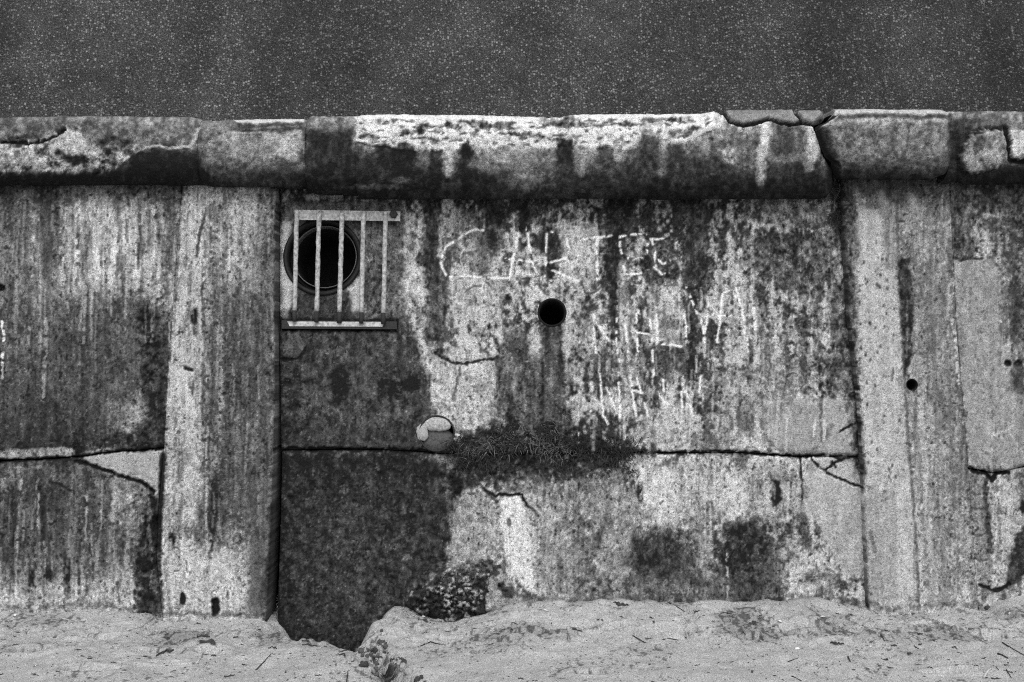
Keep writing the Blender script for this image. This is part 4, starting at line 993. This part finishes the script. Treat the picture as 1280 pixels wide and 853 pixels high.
# drain pipe behind the grate
v, f, c = ring_pipe(402.5, 320, [50, 49.5, 47.5, 44, 43.5, 43.5], [-.036, -.020, -.016, -.020, -.06, -.45])
pipe = thing('drain_pipe', 'wide dark iron drain pipe mouth behind the barred grate', 'drain pipe', c)
f.append(tuple(range(5 * 64, 6 * 64)))
place(mesh_obj('pipe', v, f, M['cast_iron']), pipe)
v, f, _ = ring_pipe(404, 318.5, [40.6, 40.2, 39.4, 39.0, 38.8], [-.060, -.052, -.050, -.056, -.10])
place(mesh_obj('inner_rim', v, f, M['worn_rim']), pipe)
v, f, _ = ring_pipe(403, 319, [43.6, 40.5], [-.075, -.075]); place(mesh_obj('seal', v, f, M['dark_hole']), pipe)
v, f, _ = ring_pipe(404, 318.5, [38.9, 38.9, 38.5, .5], [-.09, -.40, -.44, -.44]); place(mesh_obj('liner', v, f, M['dark_hole']), pipe)

# grate
grate = thing('drain_grate', 'pale barred steel grate bolted over the wide drain pipe', 'grate', on_wall(425, 405))
v, f = bar_px((371, 371), (262.5, 264.5), (500.5, 500), (275, 276.5), .030, .038)
top = place(mesh_obj('top_rail', v, f, M['galvanised_bar'], None, False), grate)
v, f, _ = ring_pipe(493, 270.5, [5.2, 5.2, 4.4, .3], [.036, .048, .052, .052], 6)
b_ = mesh_obj('bolt', v, f, M['rusted_bar'], None, False); place(b_, grate)
v, f = bar_px((352, 352), (400.5, 402), (496, 496), (411, 411.8), -.020, .022)
place(mesh_obj('bottom_rail', v, f, M['rusted_bar'], None, False), grate)
v, f = bar_px((359, 362), (402, 402.6), (481, 478), (408, 408.6), .022, .025)
lip = mesh_obj('rail_flange', v, f, M['lit_edge_bar'], None, False); place(lip, grate)  # pale strip stands in for light caught on the rail's upper edge
for xa, ya, xb, yb in [(371, 263, 368, 402), (399, 263, 395.5, 403), (427.5, 264, 424, 404), (454.5, 264.5, 451.5, 404.5), (482, 266, 479, 405)]:
    A = np.array(on_wall(xa, ya, .049)); B = np.array(on_wall(xb, yb, .036))
    ts = np.linspace(0, 1, 22)
    pts = [A + (B - A) * t + np.array((rng.normal(0, .0006), 0, 0)) for t in ts]
    cut = 19
    v, f = tube(pts[:cut + 1], [.0125 + rng.normal(0, .0007) for _ in ts[:cut + 1]])
    bo = place(mesh_obj('bar', v, f, M['galvanised_bar']), grate)
    v, f = tube([p + np.array((0, -.0004, 0)) for p in pts[cut:]], [.0122 + rng.normal(0, .0008) for _ in ts[cut:]])
    tip = mesh_obj('rusted_end', v, f, M['rusted_bar']); tip.parent = bo

# small weep hole
v, f, c = ring_pipe(690, 391, [18.2, 17.6, 15.8, 15.4, 15.2], [.004, .008, .006, -.03, -.35], 48)
wp = thing('weep_hole', 'small round open weep hole pipe below the chalked letters', 'weep hole', c)
f.append(tuple(range(4 * 48, 5 * 48)))
place(mesh_obj('pipe', v, f, M['dark_hole']), wp)
# blocked weep hole
v, f, c = ring_pipe(546, 542, [23.0, 22.4, 21.0, 20.6, 20.4], [.000, .005, .003, -.03, -.12], 48)
bp = thing('weep_hole', 'blocked weep hole stuffed with pale mortar beside the tuft of weeds', 'weep hole', c)
place(mesh_obj('pipe', v, f, M['rusted_bar']), bp)

def lump_on_wall(name, px, py, rx, ry, h0, dep, mat, seed, amp=.25, parent=None, res=34):
    th = np.linspace(0, 2 * np.pi, res, endpoint=False); rr = np.linspace(0, 1, 14)
    R, T_ = np.meshgrid(rr, th, indexing='ij')
    k = 1 + amp * (fbm(np.cos(T_) * 2 + 5, np.sin(T_) * 2 + 5, 1, o=3, s=seed) - .5) * 2
    x = px + rx * R * np.cos(T_) * k; y = py + ry * R * np.sin(T_) * k
    h = h0 + dep * np.sqrt(np.clip(1 - R ** 2, 0, 1)) + dep * .5 * (fbm(x, y, 5, o=3, s=seed + 1) - .5) * (1 - R ** 6)
    P = np.stack(on_wall(x, y, h), -1).reshape(-1, 3)
    n, m2 = x.shape; idx = np.arange(n * m2).reshape(n, m2)
    a = idx[:-1]; b2 = idx[1:]
    q = np.stack([a, np.roll(a, -1, 1), np.roll(b2, -1, 1), b2], -1).reshape(-1, 4)[:, ::-1]
    o = mesh_obj(name, P, q.tolist(), mat)
    if parent: place(o, parent)
    return o
lump_on_wall('stone_plug', 546, 549, 21, 17, -.040, .03, M['plug_stone'], 5, .22, bp)
lump_on_wall('mortar_lid', 547, 530, 18, 9.5, -.010, .022, M['lid_mortar'], 6, .22, bp)
lump_on_wall('mortar_smear', 528, 541, 8, 12, -.006, .014, M['mortar'], 7, .3, bp)
# bolt hole in the right buttress
v, f, c = ring_pipe(1140, 481, [7.4, 6.6, 6.2, 6.0], [H_R + .001, H_R + .003, H_R - .02, H_R - .18], 28)
bh = thing('bolt_hole', 'tiny round dark hole drilled in the buttress face', 'hole', c)
f.append(tuple(range(3 * 28, 4 * 28)))
# re-centre on the displaced face
s_ = np.array(on_wall(1140, 481, H_R)) - (np.array(on_wall(1140, 481)) + np.array((0, -H_R, H_R * LEAN)) / math.hypot(1, LEAN))
place(mesh_obj('sleeve', [np.array(p) + s_ for p in v], f, M['dark_hole']), bh)

# ----------------------------------------------------------------- weeds
def blades(name, pts, count, lo, hi, spread, mats, droop, seed, wid=.0013, out=(.2, 1), jit=(5, 4), per=38):
    r = np.random.default_rng(seed); v = []; f = []
    P = np.array(pts, float); C = []
    for _ in range(max(3, count // per)):
        i = r.integers(len(P) - 1); t = r.random()
        C.append((P[i] + (P[i + 1] - P[i]) * t + r.normal(0, 1, 2) * spread, r.normal(0, .9), r.uniform(.5, 1.3)))
    for _ in range(count):
        c_, lean_, ls_ = C[r.integers(len(C))]
        px, py = c_ + r.normal(0, 1, 2) * jit
        o = np.array(on_wall(px, py, r.uniform(-.002, .03)))
        d = np.array((lean_ + r.normal(0, .9), -r.uniform(*out), r.normal(.35, .9))); d /= np.linalg.norm(d)
        L = r.uniform(lo, hi) * ls_; side = np.cross(d, (0, 1, 0.2)); side /= np.linalg.norm(side) + 1e-9
        w = wid * r.uniform(.6, 1.5); prev = None
        for k in range(4):
            q = o + d * L * k / 3 + np.array((0, -.006, -droop * L)) * (k / 3) ** 2
            ww = w * (1 - k / 3 * .85)
            v += [q - side * ww, q + side * ww]
            if k: b0 = len(v) - 4; f.append((b0, b0 + 1, b0 + 3, b0 + 2))
    return mesh_obj(name, v, f, mats)
wt = thing('weed_tuft', 'dark mat of grass and moss growing along the ledge crack', 'weeds', on_wall(650, 560))
place(blades('leaves', [(568, 572), (590, 562), (630, 558), (680, 550), (715, 556), (762, 567), (785, 566)], 2300, .012, .045, (14, 13), M['weed_blade'], .35, 1, .0021, per=24), wt)
place(blades('pale_leaves', [(575, 565), (630, 553), (680, 552), (710, 560)], 620, .015, .05, (12, 8), M['pale_blade'], .3, 2, .0016, jit=(8, 5), per=12), wt)
place(blades('hanging_leaves', [(560, 585), (600, 585), (650, 580), (700, 580), (720, 590)], 260, .02, .05, (10, 5), M['weed_blade'], .9, 3, .0018), wt)
w2 = tag(blades('weed_tuft', [(770, 566), (790, 565)], 400, .015, .04, (10, 4), M['weed_blade'], .6, 4), 'thin fringe of weeds at the start of the long crack', 'weeds')
w3 = tag(blades('weed_tuft', [(1046, 236), (1050, 262), (1054, 280)], 620, .03, .085, (7, 9), M['weed_blade'], .5, 5, .0012, (.4, 1.3)), 'wiry weed hanging under the coping above the buttress joint', 'weeds')
pb = blades('pale_leaves', [(1044, 228), (1050, 238)], 60, .05, .10, (5, 5), M['pale_blade'], .3, 6, .0011, (.5, 1.4)); pb.parent = w3

# ----------------------------------------------------------------- rubble at the wall foot
def boulder(name, poly, h_top, bulge, tone_fn, seed, rough, label, cat, step=1.6, cell=7):
    p = np.array(poly, float)
    x0, y0 = p.min(0) - 4; x1, y1 = p.max(0) + 4
    xx, yy = np.meshgrid(np.arange(x0, x1, step), np.arange(y0, y1, step))
    ww = 4
    d, ins = Sheet.dist(xx + ww * (fbm(xx, yy, 9, o=3, s=seed) - .5) * 2, yy + ww * (fbm(xx, yy, 9, o=3, s=seed + 1) - .5) * 2, [tuple(q) for q in poly], True)
    sd = np.where(ins, d, -d)
    prof = np.sqrt(np.clip(1 - (1 - np.clip(sd / bulge, 0, 1)) ** 2, 0, 1))
    low = sstep(y0, y1, yy)
    h = -.03 + (h_top * (.55 + .9 * low)) * prof
    c1 = fbm(xx, yy, cell, o=4, s=seed + 2, gain=.6)
    h = h + (rough * (np.abs(c1 - .5) * 3.2 - .5) + .03 * (fbm(xx, yy, 4, o=2, s=seed + 3) - .5)) * prof
    P = np.stack(on_wall(xx, yy, h), -1).reshape(-1, 3)
    T = tone_fn(xx, yy, c1)
    n, m2 = xx.shape; idx = np.arange(n * m2).reshape(n, m2)
    inn = sd > -1.5
    keep = inn[:-1, :-1] & inn[1:, :-1] & inn[:-1, 1:] & inn[1:, 1:]
    q = np.stack([idx[1:, :-1], idx[1:, 1:], idx[:-1, 1:], idx[:-1, :-1]], -1)[keep]
    used = np.unique(q); re = -np.ones(n * m2, int); re[used] = np.arange(len(used))
    o = mesh_obj(name, P[used], re[q], M['rubble_rock'], None, True, {'stain': albedo(T.ravel()[used]), 'rough': np.ones(len(used))})
    return tag(o, label, cat)
def t_dark(x, y, c):
    v = 46 + 230 * sstep(.04, .22, np.abs(c - .5)) * sstep(.38, .66, fbm(x, y, 13, o=3, s=306)) * (.2 + 1.1 * fbm(x, y, 22, o=3, s=301)) + 70 * (fbm(x, y, 3, o=2, s=302) - .5)  # highlights on the relief crests put into the rock's tone
    v = v + 110 * np.clip((738 - y) / 30, 0, 1) * fbm(x, y, 9, o=3, s=305)
    return np.clip(v, 20, 190)
def t_pale(x, y, c):
    v = 165 + 140 * (fbm(x, y, 12, o=4, s=303) - .5)
    return np.clip(v - 95 * sstep(.52, .62, fbm(x, y, 14, o=3, s=304)), 35, 215)
boulder('seaweed_rock', [(504, 756), (516, 738), (542, 722), (560, 708), (590, 698), (620, 696), (616, 722), (610, 745), (606, 772), (585, 780), (555, 784), (526, 776)], .13, 26, t_dark, 201, .08, 'dark knobbly rock crusted with weed at the foot of the wall', 'rock', cell=9)
boulder('concrete_lump', [(600, 708), (624, 698), (636, 712), (646, 735), (648, 764), (600, 768), (604, 740)], .07, 22, t_pale, 211, .025, 'pale chipped concrete lump against the wall beside the dark rock', 'concrete')

# stones
def stone_mesh(seed, squash=.7):
    r = np.random.default_rng(seed)
    nu, nv = 14, 9; v = [(0, 0, squash)]
    for j in range(1, nv):
        ph = math.pi * j / nv
        for i in range(nu):
            th = 2 * math.pi * i / nu
            d = np.array((math.sin(ph) * math.cos(th), math.sin(ph) * math.sin(th), math.cos(ph)))
            k = 1 + .6 * (float(fbm(np.array([d[0] * 1.3 + seed]), np.array([d[1] * 1.3 + d[2] * 1.9]), 1, o=2, s=seed)[0]) - .5) * 2
            v.append(tuple(d * k * np.array((1, .85, squash))))
    v.append((0, 0, -squash)); f = []
    for i in range(nu): f.append((0, 1 + i, 1 + (i + 1) % nu))
    for j in range(nv - 2):
        for i in range(nu):
            a = 1 + j * nu + i; b2 = 1 + j * nu + (i + 1) % nu; f.append((a, a + nu, b2 + nu, b2))
    L = len(v) - 1; b0 = 1 + (nv - 2) * nu
    for i in range(nu): f.append((b0 + i, L, b0 + (i + 1) % nu))
    return v, f
def stone(name, px, py, r, mat, label, cat, group=None, seed=1, squash=.7, sink=.35):
    x, y, z = at_sand(px, py)
    v, f = stone_mesh(seed, squash)
    o = mesh_obj(name, np.array(v) * r, f, mat); o.location = (x, y, z + r * squash * (1 - 2 * sink) + .001)
    o.rotation_euler = (rng.uniform(-.3, .3), rng.uniform(-.3, .3), rng.uniform(0, 6))
    return tag(o, label, cat, group)

protos = []
for k in range(4):
    v, f = stone_mesh(40 + k, .75)
    me_o = None
    protos.append((v, f))
first = {}
for i in range(100):
    t = rng.random()
    px = rng.normal(456 + 50 * t, 12); py = 812 + 40 * t + rng.normal(0, 5)
    if py > 852: py = 851
    r = float(np.clip(rng.lognormal(-4.8, .45), .0035, .018))
    x, y, z = at_sand(px, py); k = i % 4
    mat = 'mortar' if rng.random() < .3 else 'plug_stone' if rng.random() < .6 else 'seaweed'
    key = (k, mat)
    if key not in first:
        first[key] = mesh_obj('pebble', np.array(protos[k][0]), protos[k][1], M[mat]); o = first[key]
    else:
        o = first[key].copy(); S.collection.objects.link(o)
    o.scale = (r, r, r); o.location = (x, y, z + r * .3); o.rotation_euler = tuple(rng.uniform(0, 6, 3))
    tag(o, 'small stone in the rubble spilling down the sandy gully', 'stone', 'small stones in the sandy gully')

stone('pebble', 797, 747, .022, M['pale_stone'], 'round pale grey pebble resting against the wall foot', 'stone', seed=77, squash=.85, sink=.25)
stone('pebble', 1235, 761, .018, M['seaweed'], 'dark elongated stone beside the foot of the buttress', 'stone', seed=78, squash=.6)

# shells
def shell_mesh(seed):
    v = [(0, 0, .45)]; f = []; nu = 14
    for j, (rr, zz) in enumerate(((.35, .42), (.7, .28), (1, 0), (.93, .0), (.6, .2))):
        for i in range(nu):
            th = 2 * math.pi * i / nu
            k = rr * (1 + .05 * math.cos(7 * th)) * (1 - .18 * math.cos(th))
            v.append((k * math.cos(th) * 1.1, k * math.sin(th) * .85, zz))
    for i in range(nu): f.append((0, 1 + i, 1 + (i + 1) % nu))
    for j in range(4):
        for i in range(nu):
            a = 1 + j * nu + i; b2 = 1 + j * nu + (i + 1) % nu; f.append((a, a + nu, b2 + nu, b2))
    return v, f
SH = [(682, 764, .013, 'largest round white shell on the sand below the white stain'), (1028, 772, .013, 'bright white shell on the sand in front of the dark wet patch'),
      (997, 811, .012, 'flat white shell alone on the smooth open sand'), (334, 772, .010, 'white shell tucked against the buttress corner at the gully'), (19, 771, .009, 'white shell in the sand below the left wall panel'),
      (128, 765, .009, 'larger white shell of the pair close to the wall foot'), (137, 769, .007, 'smaller white shell of the pair close to the wall foot'), (529, 772, .012, 'open white shell just below the dark weedy rock'),
      (618, 783, .006, 'tiny white shell on the sand below the concrete lump'), (975, 786, .014, 'hollow pale shell lying among dark seaweed litter'), (1088, 809, .008, 'dull pale shell below the right buttress'), (1262, 762, .006, 'tiny white shell beside the dark elongated stone'), (45, 833, .007, 'small white shell in the scuffed sand')]
v, f = shell_mesh(1); sp = None
for px, py, r, lab in SH:
    x, y, z = at_sand(px, py)
    if sp is None: sp = mesh_obj('shell', np.array(v), f, M['white_shell']); o = sp
    else: o = sp.copy(); S.collection.objects.link(o)
    o.scale = (r, r, r); o.location = (x, y, z + .002); o.rotation_euler = (rng.uniform(.2, .7), rng.uniform(-.3, .3), rng.uniform(0, 6))
    tag(o, lab, 'shell', 'white shells on the sand')

# twigs and straws
TW = [([(159, 789), (176, 782), (192, 775)], .0042, 'driftwood', 'long pale straw slanting across the sand near the left buttress'), ([(78, 774), (92, 773.5), (106, 774.5)], .004, 'driftwood', 'short pale stick lying level below the left panel'),
      ([(246, 830), (250, 824), (254, 818)], .0042, 'driftwood', 'short pale stick tilted below the buttress'), ([(1230, 848), (1235, 842), (1240, 836)], .0045, 'driftwood', 'pale forked straw at the right of the sand'),
      ([(320, 838), (329, 829), (339, 818)], .003, 'dark_twig', 'thin dark twig on the sand mound left of the gully'), ([(433, 854), (434, 848), (435, 842)], .003, 'dark_twig', 'stubby dark twig stuck near the gully edge'),
      ([(526, 808), (538, 803), (546, 805), (557, 807)], .0034, 'dark_twig', 'crooked dark twig right of the gully'), ([(836, 754), (846, 759), (856, 765)], .0028, 'dark_twig', 'thin dark twig below the wet bell stain'),
      ([(1101, 793), (1104, 798), (1106, 802)], .0026, 'dark_twig', 'fine dark twig below the right buttress'), ([(1247, 818), (1253, 821), (1260, 824)], .0045, 'dark_twig', 'short thick dark stick on the sand'), ([(1253, 804), (1268, 813), (1281, 820)], .003, 'dark_twig', 'long dark twig leading out to the right'),
      ([(1060, 822), (1063, 828)], .0036, 'dark_twig', 'stubby dark twig on the smooth sand'), ([(985, 828), (998, 823)], .0026, 'dark_twig', 'fine dark twig with a knob at one end'), ([(1258, 838), (1264, 848)], .0028, 'dark_twig', 'thin dark twig beside the pale forked straw'), ([(990, 846), (1002, 852)], .003, 'dark_twig', 'dark twig at the lower edge of the open sand'),
      ([(791, 794), (806, 797), (820, 793), (834, 799), (848, 793)], .0030, 'dark_twig', 'long wavy dark strand across the footprint')]  # last entry: thin wavy dark strand laid across the footprint
for pts, r, mt, lab in TW:
    P = []
    for px, py in pts:
        x, y, z = at_sand(px, py); P.append((x, y, z + r * .7))
    v, f = tube(P, r, 7, r * .6)
    tag(mesh_obj('stick' if mt == 'driftwood' else 'twig', v, f, M[mt]), lab, 'stick' if mt == 'driftwood' else 'twig')

# dried seaweed scraps
def scrap_mesh(seed, n=7):
    r = np.random.default_rng(seed); v = []; f = []
    x = np.linspace(-1, 1, n) * r.uniform(.5, 1); y = np.cumsum(r.normal(0, .34, n)); y -= y.mean(); z = .14 + .16 * np.abs(r.normal(0, 1, n))
    for i in range(n):
        w = (.06 + .34 * r.random() ** 2) * (1 - abs(i / (n - 1) * 2 - 1) ** 3 * .85)
        v += [(x[i], y[i] - w, z[i] * .3), (x[i], y[i] + w, z[i]), (x[i], y[i], z[i] + .10), (x[i], y[i], -.05)]
        if i:
            a = 4 * (i - 1); b2 = 4 * i
            for p, q in ((0, 2), (2, 1), (1, 3), (3, 0)): f.append((a + p, b2 + p, b2 + q, a + q))
    f.append((0, 2, 1, 3)); e = 4 * (n - 1); f.append((e + 3, e + 1, e + 2, e))
    return v, f
SC = [scrap_mesh(500 + k, 9) for k in range(9)]; scp = {}
def scrap(px, py, r, rot, label, group):
    x, y, z = at_sand(px, py); k = int(rng.integers(9))
    if k not in scp: scp[k] = mesh_obj('seaweed_scrap', np.array(SC[k][0]), SC[k][1], M['seaweed'], None, False); o = scp[k]
    else: o = scp[k].copy(); S.collection.objects.link(o)
    o.scale = (r, r, r * .6); o.location = (x, y, z + .0015); o.rotation_euler = (0, 0, rot)
    tag(o, label, 'seaweed', group)
for px, py, r, rot, lab in [(228, 771, .040, .05, 'long dark scrap of seaweed against the foot of the left buttress'), (262, 806, .045, -.3, 'large dark curl of seaweed in the sand below the buttress'), (254, 797, .032, .3, 'dark scrap of seaweed just above the large curl'),
                            (341, 811, .026, .1, 'dark clot of seaweed at the end of the thin twig'), (207, 827, .045, .1, 'broad dark band of seaweed in the left footprint'), (776, 756, .045, -.3, 'dark tangle of seaweed beside the round pale pebble'),
                            (870, 766, .024, .1, 'dark clot of seaweed at the tip of the thin twig'), (1150, 806, .02, .2, 'dark fleck of seaweed below the buttress crack'), (720, 788, .03, 1.2, 'dark scrap of seaweed sticking up in the sand'),
                            (942, 770, .035, .4, 'dark drifted seaweed in front of the dark wet patch')]:
    scrap(px, py, r, rot, lab, None)
zones = [((0, 330), (768, 850), 70), ((525, 700), (770, 800), 26), ((740, 960), (762, 800), 30), ((940, 1280), (758, 800), 60), ((1080, 1280), (790, 850), 46), ((640, 1080), (800, 852), 22), ((340, 445), (790, 850), 16), ((380, 420), (790, 812), 10)]
cnt = 0
for (xa, xb), (ya, yb), n_ in zones:
    for _ in range(n_):
        px = rng.uniform(xa, xb); py = rng.uniform(ya, yb)
        if 335 < px < 480 and py < 800 + (px - 400) * .2: continue
        if 505 < px < 650 and py < 775: continue
        r = float(np.clip(rng.lognormal(-4.65, .5), .004, .03))
        scrap(px, py, r, rng.normal(0, .6), 'small dark dried seaweed scrap lying on the pale sand', 'dried seaweed scraps scattered on the sand'); cnt += 1

# finest flecks: uncountable
v = []; f = []
for _ in range(2600):
    px = rng.uniform(-150, 1430); py = 756 + 100 * rng.random() ** 1.4
    if 330 < px < 500 and py < 815: continue
    x, y = on_ground(px, py)
    v.append((x, y)); 
pv = np.array(v)
zz = sand_z(pv[:, 0][None, :], pv[:, 1][None, :])[0]
v = []
for (x, y), z in zip(pv, zz):
    a = rng.normal(0, .7); L = rng.lognormal(-5.6, .5); w = L * rng.uniform(.15, .4)
    ca, sa = math.cos(a), math.sin(a); b0 = len(v)
    v += [(x - L * ca, y - L * sa, z + .001), (x - w * sa, y + w * ca, z + .002), (x + L * ca, y + L * sa, z + .0012), (x + w * sa, y - w * ca, z + .002), (x, y, z + .0045)]
    f += [(b0, b0 + 4, b0 + 1), (b0 + 1, b0 + 4, b0 + 2), (b0 + 2, b0 + 4, b0 + 3), (b0 + 3, b0 + 4, b0)]
tag(mesh_obj('seaweed_litter', v, f, M['seaweed'], None, False), 'fine dark flecks of dried seaweed strewn over the sand', 'seaweed', kind='stuff')

# ----------------------------------------------------------------- light, sky, camera
EL, AZ = math.radians(47), math.radians(-16)      # overcast: broad soft sun behind and left of the camera
w = bpy.data.worlds.new('World'); S.world = w; w.use_nodes = True
nt = w.node_tree; bg = nt.nodes['Background']
sky = nt.nodes.new('ShaderNodeTexSky'); sky.sky_type = 'NISHITA'; sky.sun_disc = False
sky.sun_elevation = EL; sky.sun_rotation = math.pi + AZ
sky.air_density = 1.5; sky.dust_density = 4.0; sky.ozone_density = 1
bw = nt.nodes.new('ShaderNodeRGBToBW')            # black and white photograph: neutral daylight
nt.links.new(sky.outputs[0], bw.inputs[0]); nt.links.new(bw.outputs[0], bg.inputs['Color'])
bg.inputs['Strength'].default_value = .135
ld = bpy.data.lights.new('sun', 'SUN'); ld.energy = 1.05; ld.angle = math.radians(35)
lo = bpy.data.objects.new('sun', ld); S.collection.objects.link(lo)
from mathutils import Vector
src = Vector((math.sin(AZ) * math.cos(EL), -math.cos(AZ) * math.cos(EL), math.sin(EL)))
lo.rotation_euler = (-src).to_track_quat('-Z', 'Y').to_euler()

cd = bpy.data.cameras.new('camera'); cam = bpy.data.objects.new('camera', cd); S.collection.objects.link(cam)
cam.location = (0, -DIST, EYE); cam.rotation_euler = (math.pi / 2, 0, 0)
cd.sensor_width = 36; cd.lens = 36 * F / 1280; cd.clip_end = 500
S.camera = cam
vs = S.view_settings
vs.view_transform = 'Standard'; vs.look = 'None'; vs.gamma = 1; vs.use_curve_mapping = False; vs.exposure = 0.22
S.cycles.use_denoising = False
S.cycles.pixel_filter_type = 'BLACKMAN_HARRIS'; S.cycles.filter_width = 1.1
S.cycles.max_bounces = 6
